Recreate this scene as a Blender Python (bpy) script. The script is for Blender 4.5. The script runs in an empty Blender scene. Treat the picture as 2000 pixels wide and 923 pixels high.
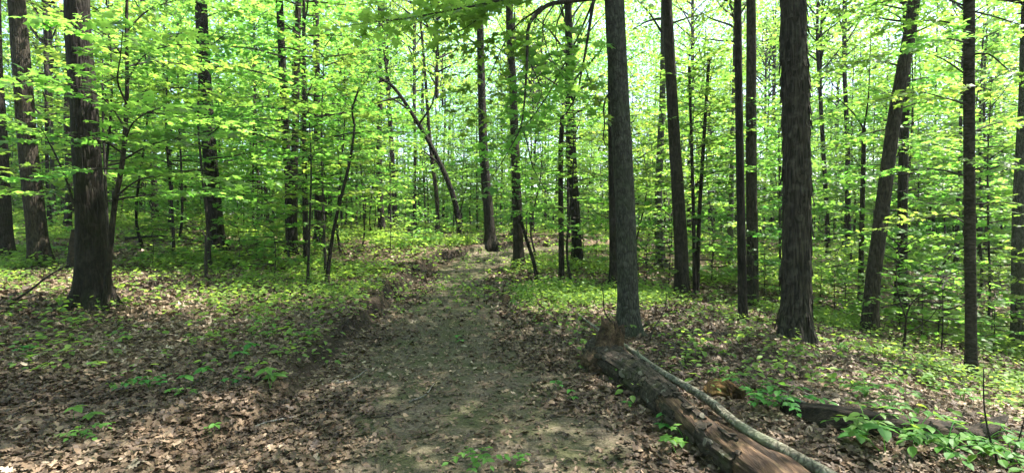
import bpy, math, random
import numpy as np
from mathutils import Vector

R = math.radians
S = bpy.context.scene
COL = S.collection
rng = np.random.default_rng(7)

# ------------------------------------------------------------------ camera, sky, sun, exposure
PITCH = R(1.23)
EYE = 1.6
cam_d = bpy.data.cameras.new('camera'); cam_d.sensor_width = 36; cam_d.lens = 18
cam_d.clip_start = 0.05; cam_d.clip_end = 2000
cam = bpy.data.objects.new('camera', cam_d); COL.objects.link(cam)
cam.location = (0, 0, EYE); cam.rotation_euler = (R(90) - PITCH, 0, 0)
S.camera = cam

SUN_EL, SUN_AZ = R(62), R(72)          # azimuth measured from +Y (ahead) towards +X (right)
w = bpy.data.worlds.new('World'); S.world = w; w.use_nodes = True
nt = w.node_tree; bg = nt.nodes['Background']
sky = nt.nodes.new('ShaderNodeTexSky'); sky.sky_type = 'NISHITA'; sky.sun_disc = False
sky.sun_elevation = SUN_EL; sky.sun_rotation = SUN_AZ; sky.air_density = 1.0; sky.dust_density = 2.0
nt.links.new(sky.outputs[0], bg.inputs[0]); bg.inputs[1].default_value = 0.15
sun_d = bpy.data.lights.new('sun', 'SUN'); sun_d.energy = 4.9; sun_d.angle = R(0.5); sun_d.color = (1, .95, .86)
sun = bpy.data.objects.new('sun', sun_d); COL.objects.link(sun)
sd = Vector((math.sin(SUN_AZ) * math.cos(SUN_EL), math.cos(SUN_AZ) * math.cos(SUN_EL), math.sin(SUN_EL)))
sun.rotation_euler = sd.to_track_quat('Z', 'Y').to_euler(); sun.location = (0, 0, 40)
S.view_settings.view_transform = 'Standard'; S.view_settings.look = 'None'
S.view_settings.exposure = 2.2; S.view_settings.gamma = 1
cy = S.cycles
cy.max_bounces = 9; cy.diffuse_bounces = 8; cy.glossy_bounces = 2; cy.transmission_bounces = 4
cy.transparent_max_bounces = 4; cy.caustics_reflective = False; cy.caustics_refractive = False
cy.sample_clamp_indirect = 6
cy.use_denoising = True
S.render.use_persistent_data = False

# ------------------------------------------------------------------ small helpers
def sstep(a, b, x):
    t = np.clip((np.asarray(x, float) - a) / (b - a), 0, 1); return t * t * (3 - 2 * t)

def _hash(ix, iy, seed):
    n = (ix.astype(np.int64) * 374761393 + iy.astype(np.int64) * 668265263 + seed * 974634777) & 0x7fffffff
    n = ((n ^ (n >> 13)) * 1274126177) & 0x7fffffff
    n = (n ^ (n >> 16)) & 0xffff
    return n / 65535.0

def noise2(x, y, seed=0):
    x = np.asarray(x, float); y = np.asarray(y, float)
    ix = np.floor(x); iy = np.floor(y); fx = x - ix; fy = y - iy
    fx = fx * fx * (3 - 2 * fx); fy = fy * fy * (3 - 2 * fy)
    a = _hash(ix, iy, seed); b = _hash(ix + 1, iy, seed); c = _hash(ix, iy + 1, seed); d = _hash(ix + 1, iy + 1, seed)
    return (a * (1 - fx) + b * fx) * (1 - fy) + (c * (1 - fx) + d * fx) * fy - .5

def fbm(x, y, seed=0, o=3):
    s = 0; a = 1
    for k in range(o):
        s = s + a * noise2(x * 2 ** k, y * 2 ** k, seed + k * 17); a *= .5
    return s

# ------------------------------------------------------------------ terrain
def path_cx(y): return np.interp(y, [0, 3.9, 6.15, 10, 14.5, 17, 19.5, 21, 22.5, 24, 60], [-.1, -.25, -.75, -1.25, -1.5, -1.4, -.6, .6, 2.6, 6.5, 60])
def scarp_x(y): return np.interp(y, [0, 5, 8, 11, 15, 17.5, 20, 22, 24, 60], [-2.1, -2.15, -2.4, -2.65, -2.9, -2.7, -1.7, 0, 3.2, 60])
def height(x, y, micro=True):
    x = np.asarray(x, float); y = np.asarray(y, float)
    ahead = 1.75 * (1 - np.exp(-np.maximum(0, y - 14) / 18))
    e = scarp_x(y) + .22 * noise2(y * 1.1, y * 0 + 3, 5) + .09 * noise2(y * 3.1, x * 0 + 1, 9)
    bh = .13 + .12 * sstep(5, 9, y)
    step = bh * sstep(.10, -.10, x - e) * sstep(30, 22, y)
    left = .04 * np.maximum(0, -x - 3) * sstep(0, 6, -x - 3) ** .5
    left = np.minimum(left, 1.4)
    lip = .05 * np.exp(-((x - e + .3) / .35) ** 2)
    q = x - 2.3
    sp = np.where(q > 0, q * q / (q + 1.0 + 1e-9), 0)
    right = -.165 * sp * (1 - .75 * sstep(10, 22, y)); right = np.maximum(right, -2.2)
    h = ahead + step + left + lip + right + .10 * fbm(x * .35, y * .35, 3, 3) * sstep(1.2, 3, np.abs(x - path_cx(y)))
    if micro:
        m = .25 + .75 * sstep(.9, 1.4, np.abs(x - path_cx(y)))
        h = h + m * (.035 * fbm(x * 2.2, y * 2.2, 31, 3))
        h = h + .035 * noise2(x * 7, y * 7, 77) * np.exp(-((x - e) / .2) ** 2)
    return h - .02

CS, SN = math.cos(PITCH), math.sin(PITCH)
def ray(px, py):
    dx = (px - 1000) / 1000; dy = -(py - 461.5) / 1000
    return np.array([dx, CS + dy * SN, -SN + dy * CS])
def pt(px, py, Y):
    d = ray(px, py); return np.array([0, 0, EYE]) + d * (Y / d[1])
def hit(px, py, far=60):
    d = ray(px, py); t = np.arange(1.0, far, .03)
    P = d[None] * t[:, None]
    below = (EYE + P[:, 2]) < height(P[:, 0], P[:, 1], False)
    k = int(np.argmax(below)) if below.any() else len(t) - 1
    p = P[k]; return np.array([p[0], p[1], float(height(p[0], p[1], False))])
def gz(x, y): return float(height(x, y))
def proj(p):
    v = np.asarray(p, float) - np.array([0, 0, EYE])
    f = v[1] * CS - v[2] * SN; u = v[1] * SN + v[2] * CS
    return 1000 + 1000 * v[0] / f, 461.5 - 1000 * u / f

# ------------------------------------------------------------------ mesh collecting
class Geo:
    def __init__(s): s.v = []; s.f = []; s.n = 0
    def add(s, V, F, mat=0, tint=None, smooth=False):
        V = np.asarray(V, np.float32).reshape(-1, 3); F = np.asarray(F, np.int32)
        if len(F) == 0: return
        t = np.full(len(F), .5, np.float32) if tint is None else np.asarray(tint, np.float32)
        s.v.append(V); s.f.append((F + s.n, mat, t, smooth)); s.n += len(V)
    def mesh(s, name, mats):
        me = bpy.data.meshes.new(name)
        V = np.concatenate(s.v); me.vertices.add(len(V)); me.vertices.foreach_set('co', V.ravel())
        loops = np.concatenate([f[0].ravel() for f in s.f])
        tot = np.concatenate([np.full(len(f[0]), f[0].shape[1], np.int32) for f in s.f])
        start = np.concatenate([[0], np.cumsum(tot)[:-1]]).astype(np.int32)
        me.loops.add(len(loops)); me.loops.foreach_set('vertex_index', loops.astype(np.int32))
        me.polygons.add(len(tot)); me.polygons.foreach_set('loop_start', start)
        me.polygons.foreach_set('loop_total', tot)
        me.polygons.foreach_set('material_index', np.concatenate([np.full(len(f[0]), f[1], np.int32) for f in s.f]))
        me.polygons.foreach_set('use_smooth', np.concatenate([np.full(len(f[0]), f[3], bool) for f in s.f]))
        a = me.attributes.new('tint', 'FLOAT', 'FACE'); a.data.foreach_set('value', np.concatenate([f[2] for f in s.f]))
        for m in mats: me.materials.append(m)
        me.update(calc_edges=True)
        return me

def link(name, data, parent=None, loc=(0, 0, 0)):
    o = bpy.data.objects.new(name, data); COL.objects.link(o); o.location = loc
    if parent is not None: o.parent = parent
    return o
def tag(o, label=None, cat=None, group=None, kind=None):
    if label: o['label'] = label
    if cat: o['category'] = cat
    if group: o['group'] = group
    if kind: o['kind'] = kind
    return o
def thing(name, label, cat, loc, group=None):
    o = bpy.data.objects.new(name, None); COL.objects.link(o); o.location = [float(c) for c in loc]
    o.empty_display_size = .2
    return tag(o, label, cat, group)

def resample(P, step):
    """Catmull-Rom through the points, sampled about every step metres; returns points and parameter 0..1"""
    P = np.asarray(P, float); n = len(P)
    if n == 2: P = np.array([P[0], (P[0] + P[1]) / 2, P[1]]); n = 3
    E = np.vstack([2 * P[0] - P[1], P, 2 * P[-1] - P[-2]]); out = []; par = []
    seg = np.linalg.norm(np.diff(P, axis=0), axis=1); cum = np.concatenate([[0], np.cumsum(seg)])
    for i in range(n - 1):
        m = max(1, int(math.ceil(seg[i] / step))); t = np.arange(m) / m
        p0, p1, p2, p3 = E[i:i + 4]; t_ = t[:, None]
        out.append(.5 * (2 * p1 + (p2 - p0) * t_ + (2 * p0 - 5 * p1 + 4 * p2 - p3) * t_ ** 2 + (3 * p1 - p0 - 3 * p2 + p3) * t_ ** 3))
        par.append((cum[i] + seg[i] * t) / cum[-1])
    return np.vstack(out + [P[-1:]]), np.concatenate(par + [[1.0]])

def tube(G, P, rad, segs=8, mat=0, rfun=None, cap=True, smooth=True, tint=.5):
    P = np.asarray(P, float); n = len(P); rad = np.broadcast_to(np.asarray(rad, float), (n,))
    T = np.gradient(P, axis=0); T /= np.linalg.norm(T, axis=1)[:, None] + 1e-9
    ref = np.array([1., 0, 0]) if abs(T[:, 0]).mean() < .8 else np.array([0, 0, 1.])
    A = ref - T * (T @ ref)[:, None]; A /= np.linalg.norm(A, axis=1)[:, None] + 1e-9
    B = np.cross(T, A); th = np.arange(segs) * 2 * math.pi / segs
    rr = rad[:, None] * np.ones((1, segs))
    if rfun is not None: rr = rfun(rr, th[None, :], np.concatenate([[0], np.cumsum(np.linalg.norm(np.diff(P, axis=0), axis=1))])[:, None])
    V = P[:, None] + rr[..., None] * (np.cos(th)[None, :, None] * A[:, None] + np.sin(th)[None, :, None] * B[:, None])
    i = np.arange(n - 1)[:, None] * segs; j = np.arange(segs)[None]; k = (j + 1) % segs
    F = np.stack([i + j, i + k, i + segs + k, i + segs + j], -1).reshape(-1, 4)
    G.add(V.reshape(-1, 3), F, mat, np.full(len(F), tint), smooth)
    if cap:
        for e, r in ((0, range(segs)[::-1]), (n - 1, range(segs))):
            G.add(V[e][list(r)], [list(range(segs))], mat, [tint], False)
    return V

# leaf outlines: x across, y from base to tip, z out of the plane
def fan(outline, c):
    V = np.array(list(outline) + [c], float); k = len(outline)
    return V, np.array([[i, (i + 1) % k, k] for i in range(k)])
_half = [(.10, -.10), (.44, -.04), (.27, .22), (.60, .50), (.22, .56)]
def _z(pts, s=.22): return [(x, y, -s * (x * x + (y - .4) ** 2)) for x, y in pts]
MAPLE = fan(_z([(0, .04)] + _half + [(0, 1)] + [(-x, y) for x, y in _half[::-1]]), (0, .33, .02))
MAPLE_MID = fan(_z([(0, 0), (.42, .02), (.24, .26), (.55, .52), (0, 1), (-.55, .52), (-.24, .26), (-.42, .02)]), (0, .35, .02))
SMALL = (np.array([(0, 0, 0), (.42, .42, -.05), (0, 1, -.1), (-.42, .42, -.05)], float), np.array([[0, 1, 2], [0, 2, 3]]))
OVATE = (np.array([(0, 0, 0), (.2, .14, .05), (.31, .38, .06), (.24, .66, .02), (0, 1, -.12), (-.24, .66, .02), (-.31, .38, .06), (-.2, .14, .05),
                   (0, .3, 0), (0, .66, -.03)], float),
         np.array([[0, 1, 8], [1, 2, 8], [2, 9, 8], [2, 3, 9], [3, 4, 9], [4, 5, 9], [5, 6, 9], [6, 8, 9], [6, 7, 8], [7, 0, 8]]))
_ok = [(.05, .1), (.2, .16), (.1, .28), (.32, .42), (.14, .5), (.3, .68), (.1, .72), (.13, .9)]
OAK = fan([(0, 0, 0)] + [(x, y, 0) for x, y in _ok] + [(0, 1, 0)] + [(-x, y, 0) for x, y in _ok[::-1]], (0, .5, -.05))

def leaves(G, tpl, P, fwd, up, size, mat=0, tint=None, curl=None):
    T, F = tpl; n = len(P)
    if n == 0: return
    fwd = fwd / (np.linalg.norm(fwd, axis=1)[:, None] + 1e-9)
    rt = np.cross(fwd, up); rt /= np.linalg.norm(rt, axis=1)[:, None] + 1e-9
    upn = np.cross(rt, fwd); s = np.broadcast_to(size, (n,))[:, None, None]
    X = np.broadcast_to(T[None, :, 0], (n, len(T))); Y = np.broadcast_to(T[None, :, 1], (n, len(T))); Z = np.broadcast_to(T[None, :, 2], (n, len(T)))
    if curl is not None: Z = Z + curl[:, :1] * (X * X) * 2 + curl[:, 1:2] * (Y - .5) ** 2 + curl[:, 2:3] * X * (Y - .5)
    V = P[:, None] + s * (X[..., None] * rt[:, None] + Y[..., None] * fwd[:, None] + Z[..., None] * upn[:, None])
    FF = (F[None] + (np.arange(n) * len(T))[:, None, None]).reshape(-1, 3)
    t = np.full(n, .5) if tint is None else tint
    G.add(V.reshape(-1, 3), FF, mat, np.repeat(t, len(F)))

def branch(r, G, s, d, L, r0, ls, tpl, gap=.16, tw=.55, t0=.22, lift=.03, flat=.3, wood=1, leaf=0, segs=5, step=.25, pts=None, lgap=.75, twig_geo=True, pairs=2, tilt=.35):
    """one leafy limb: a wandering axis, side twigs in a flat spray and leaves along the twigs"""
    if pts is None:
        n = max(4, int(L / step)); P = [np.asarray(s, float)]; d = np.asarray(d, float) / np.linalg.norm(d)
        for _ in range(n):
            d = d + r.normal(0, .10, 3) * (1, 1, .6) + (0, 0, lift); d /= np.linalg.norm(d); P.append(P[-1] + d * L / n)
        P = np.array(P)
    else: P = np.asarray(pts, float)
    cum = np.concatenate([[0], np.cumsum(np.linalg.norm(np.diff(P, axis=0), axis=1))]); L = cum[-1]
    tube(G, P, r0 + (.003 - r0) * (cum / L) ** .8, segs, wood, cap=False)
    u = np.arange(t0 * L, L * .99, gap) ; u = u + r.uniform(-.3, .3, len(u)) * gap; u = np.clip(u, 0, L); m = len(u)
    if m == 0: return P
    base = np.stack([np.interp(u, cum, P[:, k]) for k in range(3)], 1)
    g = np.gradient(P, axis=0); ax = np.stack([np.interp(u, cum, g[:, k]) for k in range(3)], 1); ax /= np.linalg.norm(ax, axis=1)[:, None] + 1e-9
    side = np.cross(ax, (0, 0, 1.)); side /= np.linalg.norm(side, axis=1)[:, None] + 1e-9
    sg = np.where(np.arange(m) % 2 == 0, 1., -1.) ; ang = r.uniform(.6, 1.15, m)
    td = ax * np.cos(ang)[:, None] + side * (sg * np.sin(ang))[:, None]; td[:, 2] = td[:, 2] * .5 + r.normal(.02, flat * .5, m)
    td /= np.linalg.norm(td, axis=1)[:, None]
    tl = tw * (1.05 - .6 * u / L) * r.uniform(.55, 1.2, m)
    # axis end twig
    base = np.vstack([base, P[-1:]]); td = np.vstack([td, ax[-1:]]); tl = np.append(tl, tw * .5); m += 1
    if twig_geo:
        a = np.cross(td, (0, 0, 1.)); a /= np.linalg.norm(a, axis=1)[:, None] + 1e-9; b = np.cross(td, a); rr = .0035
        V = np.stack([base + a * rr, base - a * rr * .5 + b * rr, base - a * rr * .5 - b * rr, base + td * tl[:, None]], 1).reshape(-1, 3)
        k = (np.arange(m) * 4)[:, None, None]
        G.add(V, (np.array([[0, 1, 3], [1, 2, 3], [2, 0, 3]])[None] + k).reshape(-1, 3), wood)
    cnt = np.maximum(2, (tl / (ls * lgap)).astype(int)); idx = np.repeat(np.arange(m), cnt * pairs)
    off = np.concatenate([np.repeat((np.arange(c) + 1.0) / c, pairs) for c in cnt])
    N = len(idx); sg2 = np.where(np.arange(N) % 2 == 0, 1., -1.)
    B = base[idx] + td[idx] * (tl[idx] * off)[:, None]
    sd2 = np.cross(td[idx], (0, 0, 1.)); sd2 /= np.linalg.norm(sd2, axis=1)[:, None] + 1e-9
    a2 = r.uniform(.3, 1.3, N); tree_tone = r.uniform(0, .35)
    f = td[idx] * np.cos(a2)[:, None] + sd2 * (sg2 * np.sin(a2))[:, None]; f[:, 2] = f[:, 2] * .6 + r.normal(-.12, flat, N)
    f /= np.linalg.norm(f, axis=1)[:, None]
    up = np.array([0, 0, 1.]) + r.normal(0, tilt, (N, 3))
    B = B + f * (ls * r.uniform(.15, .45, N))[:, None]
    leaves(G, tpl, B, f, up, ls * r.uniform(.5, 1.25, N), leaf, np.clip(r.beta(1.3, 1.5, N) * .8 + tree_tone - .05, 0, 1))
    return P

# ------------------------------------------------------------------ materials
def mat(name):
    m = bpy.data.materials.new(name); m.use_nodes = True; t = m.node_tree; t.nodes.clear()
    out = t.nodes.new('ShaderNodeOutputMaterial'); return m, t, out
def N(t, kind, ins=None, **kw):
    n = t.nodes.new(kind)
    for k, v in kw.items(): setattr(n, k, v)
    for k, v in (ins or {}).items():
        if isinstance(v, bpy.types.NodeSocket): t.links.new(v, n.inputs[k])
        else: n.inputs[k].default_value = v
    return n
def ramp(t, fac, stops):
    n = t.nodes.new('ShaderNodeValToRGB'); t.links.new(fac, n.inputs[0]); e = n.color_ramp.elements
    while len(e) < len(stops): e.new(.5)
    for i, (p, c) in enumerate(stops): e[i].position = p; e[i].color = (*c, 1)
    return n.outputs[0]
def mixc(t, fac, a, b, mode='MIX'):
    n = t.nodes.new('ShaderNodeMix'); n.data_type = 'RGBA'; n.blend_type = mode
    for s, v in ((n.inputs[0], fac), (n.inputs[6], a), (n.inputs[7], b)):
        if isinstance(v, bpy.types.NodeSocket): t.links.new(v, s)
        elif isinstance(v, tuple): s.default_value = (*v, 1)
        else: s.default_value = v
    return n.outputs[2]

def leaf_mat(name, lo, mid, hi, tr_lo, tr_hi, tfac=0.55, rough=.42, var=.42):
    m, t, out = mat(name)
    a = N(t, 'ShaderNodeAttribute', attribute_name='tint').outputs['Fac']
    oi = N(t, 'ShaderNodeObjectInfo').outputs['Random']
    c = ramp(t, a, [(0, lo), (.5, mid), (1, hi)]); tc = ramp(t, a, [(0, tr_lo), (1, tr_hi)])
    val = N(t, 'ShaderNodeMath', {0: oi, 1: var}, operation='MULTIPLY'); val = N(t, 'ShaderNodeMath', {0: val.outputs[0], 1: 1 - var / 2}, operation='ADD')
    hs = N(t, 'ShaderNodeMath', {0: oi, 1: 7.31}, operation='MULTIPLY'); hs = N(t, 'ShaderNodeMath', {0: hs.outputs[0]}, operation='FRACT')
    hs = N(t, 'ShaderNodeMath', {0: hs.outputs[0], 1: .05}, operation='MULTIPLY'); hs = N(t, 'ShaderNodeMath', {0: hs.outputs[0], 1: .475}, operation='ADD')
    c = N(t, 'ShaderNodeHueSaturation', {'Hue': hs.outputs[0], 'Saturation': 1, 'Value': val.outputs[0], 'Color': c}).outputs[0]
    tc = N(t, 'ShaderNodeHueSaturation', {'Hue': hs.outputs[0], 'Saturation': 1, 'Value': val.outputs[0], 'Color': tc}).outputs[0]
    p = N(t, 'ShaderNodeBsdfPrincipled', {'Base Color': c, 'Roughness': rough, 'Specular IOR Level': .2})
    tr = N(t, 'ShaderNodeBsdfTranslucent', {'Color': tc})
    mx = N(t, 'ShaderNodeMixShader', {0: tfac, 1: p.outputs[0], 2: tr.outputs[0]})
    t.links.new(mx.outputs[0], out.inputs[0]); return m

LEAF = leaf_mat('maple_leaves', (.045, .10, .02), (.07, .14, .028), (.105, .18, .036), (.15, .36, .04), (.36, .585, .085))
LEAFC = leaf_mat('canopy_leaves', (.04, .09, .025), (.06, .12, .03), (.09, .15, .04), (.18, .38, .045), (.39, .61, .10))
HERB = leaf_mat('seedling_leaves', (.05, .15, .025), (.07, .20, .035), (.11, .25, .05), (.14, .36, .03), (.28, .5, .06), .45, .5)
COVER = leaf_mat('ground_cover_leaves', (.06, .15, .03), (.10, .21, .045), (.16, .28, .07), (.24, .48, .05), (.42, .66, .09), .5, .5)

def bark_mat(name, dark, light, zs=.16, scale=26, strength=.8, moss=None, lich=.3):
    m, t, out = mat(name)
    co = N(t, 'ShaderNodeTexCoord').outputs['Object']
    mp = N(t, 'ShaderNodeMapping', {'Vector': co, 'Scale': (1, 1, zs)}).outputs[0]
    n1 = N(t, 'ShaderNodeTexNoise', {'Vector': mp, 'Scale': scale, 'Detail': 6, 'Roughness': .65, 'Distortion': .6}).outputs[0]
    v1 = N(t, 'ShaderNodeTexVoronoi', {'Vector': mp, 'Scale': scale * .9, 'Randomness': 1}, feature='DISTANCE_TO_EDGE').outputs[0]
    n2 = N(t, 'ShaderNodeTexNoise', {'Vector': co, 'Scale': 2.5, 'Detail': 4}).outputs[0]
    n3 = N(t, 'ShaderNodeTexNoise', {'Vector': co, 'Scale': 9, 'Detail': 5}).outputs[0]
    oi = N(t, 'ShaderNodeObjectInfo').outputs['Random']
    c = ramp(t, n1, [(.38, dark), (.64, light)])
    c = mixc(t, ramp(t, v1, [(.02, (.75, .75, .75)), (.12, (0, 0, 0))]), c, tuple(x * .6 for x in dark))
    pal = tuple(min(1, x * 1.7 + .03) for x in light)
    c = mixc(t, N(t, 'ShaderNodeMath', {0: ramp(t, n3, [(.52, (0, 0, 0)), (.68, (1, 1, 1))]), 1: lich}, operation='MULTIPLY').outputs[0], c, pal)
    if moss: c = mixc(t, ramp(t, n2, [(.5, (0, 0, 0)), (.7, (.7, .7, .7))]), c, moss)
    hv = N(t, 'ShaderNodeMath', {0: oi, 1: .4}, operation='MULTIPLY'); hv = N(t, 'ShaderNodeMath', {0: hv.outputs[0], 1: .55}, operation='ADD')
    c = N(t, 'ShaderNodeHueSaturation', {'Value': hv.outputs[0], 'Color': c}).outputs[0]
    hgt = N(t, 'ShaderNodeMath', {0: n1, 1: N(t, 'ShaderNodeMath', {0: v1, 1: 2.2}, operation='MULTIPLY').outputs[0]}, operation='ADD').outputs[0]
    b = N(t, 'ShaderNodeBump', {'Strength': strength, 'Distance': .035, 'Height': hgt})
    p = N(t, 'ShaderNodeBsdfPrincipled', {'Base Color': c, 'Roughness': .9, 'Specular IOR Level': .15, 'Normal': b.outputs[0]})
    t.links.new(p.outputs[0], out.inputs[0]); return m

BARK_DARK = bark_mat('dark_furrowed_bark', (.014, .011, .008), (.045, .036, .028), moss=(.028, .032, .015))
BARK_GREY = bark_mat('grey_bark', (.036, .034, .028), (.12, .113, .094), zs=.3, scale=34, strength=.6, moss=(.055, .065, .035))
BARK_BROWN = bark_mat('brown_bark', (.02, .016, .011), (.08, .064, .046))
BARK_SHAG = bark_mat('shaggy_bark', (.018, .015, .011), (.085, .07, .054), zs=.1, scale=20, strength=1.0)
BARK_RING = bark_mat('ringed_bark', (.022, .018, .013), (.07, .057, .043), zs=2.2, scale=9, strength=.6)
TWIG = bark_mat('twig_bark', (.022, .019, .016), (.065, .056, .046), zs=.5, scale=40, strength=.2)
POLE_BARK = bark_mat('pale_pole_bark', (.09, .08, .06), (.29, .27, .205), zs=.6, scale=24, strength=.35, moss=(.2, .22, .14))
DEADTWIG = bark_mat('bleached_twig', (.12, .105, .09), (.27, .25, .22), zs=.5, scale=40, strength=.2)

def litter_mat():
    m, t, out = mat('dry_leaves')
    a = N(t, 'ShaderNodeAttribute', attribute_name='tint').outputs['Fac']
    c = ramp(t, a, [(0, (.025, .017, .011)), (.3, (.075, .05, .031)), (.6, (.155, .106, .067)), (.85, (.28, .205, .135)), (1, (.45, .365, .27))])
    co = N(t, 'ShaderNodeTexCoord').outputs['Object']
    n = N(t, 'ShaderNodeTexNoise', {'Vector': co, 'Scale': 45, 'Detail': 4}).outputs[0]
    c = mixc(t, ramp(t, n, [(.42, (0, 0, 0)), (.7, (.6, .6, .6))]), c, (.10, .065, .045))
    p = N(t, 'ShaderNodeBsdfPrincipled', {'Base Color': c, 'Roughness': .6, 'Specular IOR Level': .3})
    tr = N(t, 'ShaderNodeBsdfTranslucent', {'Color': c})
    mx = N(t, 'ShaderNodeMixShader', {0: .12, 1: p.outputs[0], 2: tr.outputs[0]}); t.links.new(mx.outputs[0], out.inputs[0]); return m
LITTER = litter_mat()

def ground_mat():
    m, t, out = mat('forest_floor')
    soil = N(t, 'ShaderNodeAttribute', attribute_name='tint').outputs['Fac']
    co = N(t, 'ShaderNodeTexCoord').outputs['Object']
    wv = N(t, 'ShaderNodeTexNoise', {'Vector': co, 'Scale': 6, 'Detail': 3}).outputs['Color']
    ve = N(t, 'ShaderNodeVectorMath', {0: co, 1: N(t, 'ShaderNodeVectorMath', {0: wv, 1: (.12, .12, .12)}, operation='MULTIPLY').outputs[0]}, operation='ADD').outputs[0]
    v = N(t, 'ShaderNodeTexVoronoi', {'Vector': ve, 'Scale': 11})
    v2 = N(t, 'ShaderNodeTexVoronoi', {'Vector': ve, 'Scale': 23})
    sep = N(t, 'ShaderNodeSeparateColor', {0: v.outputs['Color']}).outputs[0]
    sep2 = N(t, 'ShaderNodeSeparateColor', {0: v2.outputs['Color']}).outputs[0]
    st = [(0, (.03, .02, .013)), (.35, (.075, .05, .031)), (.7, (.14, .098, .062)), (1, (.24, .18, .12))]
    c = mixc(t, .5, ramp(t, sep, st), ramp(t, sep2, st))
    n = N(t, 'ShaderNodeTexNoise', {'Vector': co, 'Scale': 1.3, 'Detail': 6, 'Roughness': .6}).outputs[0]
    c = mixc(t, ramp(t, n, [(.42, (0, 0, 0)), (.62, (.75, .75, .75))]), c, (.035, .026, .018))
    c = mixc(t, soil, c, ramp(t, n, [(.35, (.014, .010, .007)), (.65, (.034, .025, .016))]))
    hgt = N(t, 'ShaderNodeMath', {0: v.outputs['Distance'], 1: v2.outputs['Distance']}, operation='ADD').outputs[0]
    b = N(t, 'ShaderNodeBump', {'Strength': .8, 'Distance': .03, 'Height': hgt})
    p = N(t, 'ShaderNodeBsdfPrincipled', {'Base Color': c, 'Roughness': .9, 'Specular IOR Level': .15, 'Normal': b.outputs[0]})
    t.links.new(p.outputs[0], out.inputs[0]); return m
def path_mat():
    m, t, out = mat('trodden_soil')
    co = N(t, 'ShaderNodeTexCoord').outputs['Object']
    n = N(t, 'ShaderNodeTexNoise', {'Vector': co, 'Scale': 1.6, 'Detail': 8, 'Roughness': .65}).outputs[0]
    f = N(t, 'ShaderNodeTexNoise', {'Vector': co, 'Scale': 38, 'Detail': 5, 'Roughness': .7}).outputs[0]
    c = ramp(t, f, [(.3, (.045, .036, .025)), (.55, (.125, .10, .072)), (.75, (.25, .205, .155))])
    c = mixc(t, ramp(t, n, [(.42, (0, 0, 0)), (.6, (.7, .7, .7))]), c, mixc(t, f, (.03, .038, .012), (.085, .095, .04)))
    g = N(t, 'ShaderNodeTexNoise', {'Vector': co, 'Scale': 12, 'Detail': 6}).outputs[0]
    b = N(t, 'ShaderNodeBump', {'Strength': .9, 'Distance': .03, 'Height': N(t, 'ShaderNodeMath', {0: f, 1: g}, operation='ADD').outputs[0]})
    p = N(t, 'ShaderNodeBsdfPrincipled', {'Base Color': c, 'Roughness': .95, 'Specular IOR Level': .1, 'Normal': b.outputs[0]})
    t.links.new(p.outputs[0], out.inputs[0]); return m
GROUND, PATH = ground_mat(), path_mat()

def wood_mat(name, stops, zs=.12, scale=36, dirs=(1, .12, 1)):
    m, t, out = mat(name)
    co = N(t, 'ShaderNodeTexCoord').outputs['Object']
    mp = N(t, 'ShaderNodeMapping', {'Vector': co, 'Scale': dirs}).outputs[0]
    n1 = N(t, 'ShaderNodeTexNoise', {'Vector': mp, 'Scale': scale, 'Detail': 8, 'Roughness': .7, 'Distortion': .8}).outputs[0]
    n2 = N(t, 'ShaderNodeTexNoise', {'Vector': co, 'Scale': 5, 'Detail': 5}).outputs[0]
    c = ramp(t, n1, stops); c = mixc(t, ramp(t, n2, [(.45, (0, 0, 0)), (.65, (.8, .8, .8))]), c, tuple(x * .4 for x in stops[0][1]))
    b = N(t, 'ShaderNodeBump', {'Strength': 1, 'Distance': .03, 'Height': n1})
    p = N(t, 'ShaderNodeBsdfPrincipled', {'Base Color': c, 'Roughness': .85, 'Specular IOR Level': .2, 'Normal': b.outputs[0]})
    t.links.new(p.outputs[0], out.inputs[0]); return m
ROT = wood_mat('rotten_wood', [(.32, (.022, .015, .011)), (.5, (.085, .052, .032)), (.7, (.23, .15, .085))])
ROT_ORANGE = wood_mat('orange_rotten_wood', [(.35, (.03, .017, .009)), (.5, (.15, .078, .028)), (.68, (.36, .22, .085))], scale=26)
ROT_DARK = wood_mat('blackened_wood', [(.3, (.010, .008, .006)), (.5, (.034, .025, .018)), (.72, (.10, .07, .048))], dirs=(.15, 1, 1))
def logbark_mat():
    m, t, out = mat('rotting_log_bark')
    co = N(t, 'ShaderNodeTexCoord').outputs['Object']
    a = N(t, 'ShaderNodeAttribute', attribute_name='tint').outputs['Fac']
    n1 = N(t, 'ShaderNodeTexNoise', {'Vector': co, 'Scale': 24, 'Detail': 9, 'Roughness': .75}).outputs[0]
    n2 = N(t, 'ShaderNodeTexNoise', {'Vector': co, 'Scale': 13, 'Detail': 7, 'Roughness': .7}).outputs[0]
    n3 = N(t, 'ShaderNodeTexNoise', {'Vector': co, 'Scale': 4.1, 'Detail': 5}).outputs[0]
    c = ramp(t, n1, [(.32, (.010, .008, .006)), (.52, (.04, .031, .023)), (.72, (.13, .10, .075))])
    c = mixc(t, ramp(t, n3, [(.58, (0, 0, 0)), (.7, (.6, .6, .6))]), c, (.055, .06, .022))
    c = mixc(t, ramp(t, n2, [(.6, (0, 0, 0)), (.66, (.8, .8, .8))]), c, (.22, .21, .17))
    c = mixc(t, ramp(t, a, [(.5, (0, 0, 0)), (1, (.85, .85, .85))]), c, mixc(t, n1, (.06, .05, .04), (.27, .245, .19)))
    b = N(t, 'ShaderNodeBump', {'Strength': 1, 'Distance': .03, 'Height': n1})
    p = N(t, 'ShaderNodeBsdfPrincipled', {'Base Color': c, 'Roughness': .85, 'Specular IOR Level': .2, 'Normal': b.outputs[0]})
    t.links.new(p.outputs[0], out.inputs[0]); return m
LOGBARK = logbark_mat()

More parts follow.
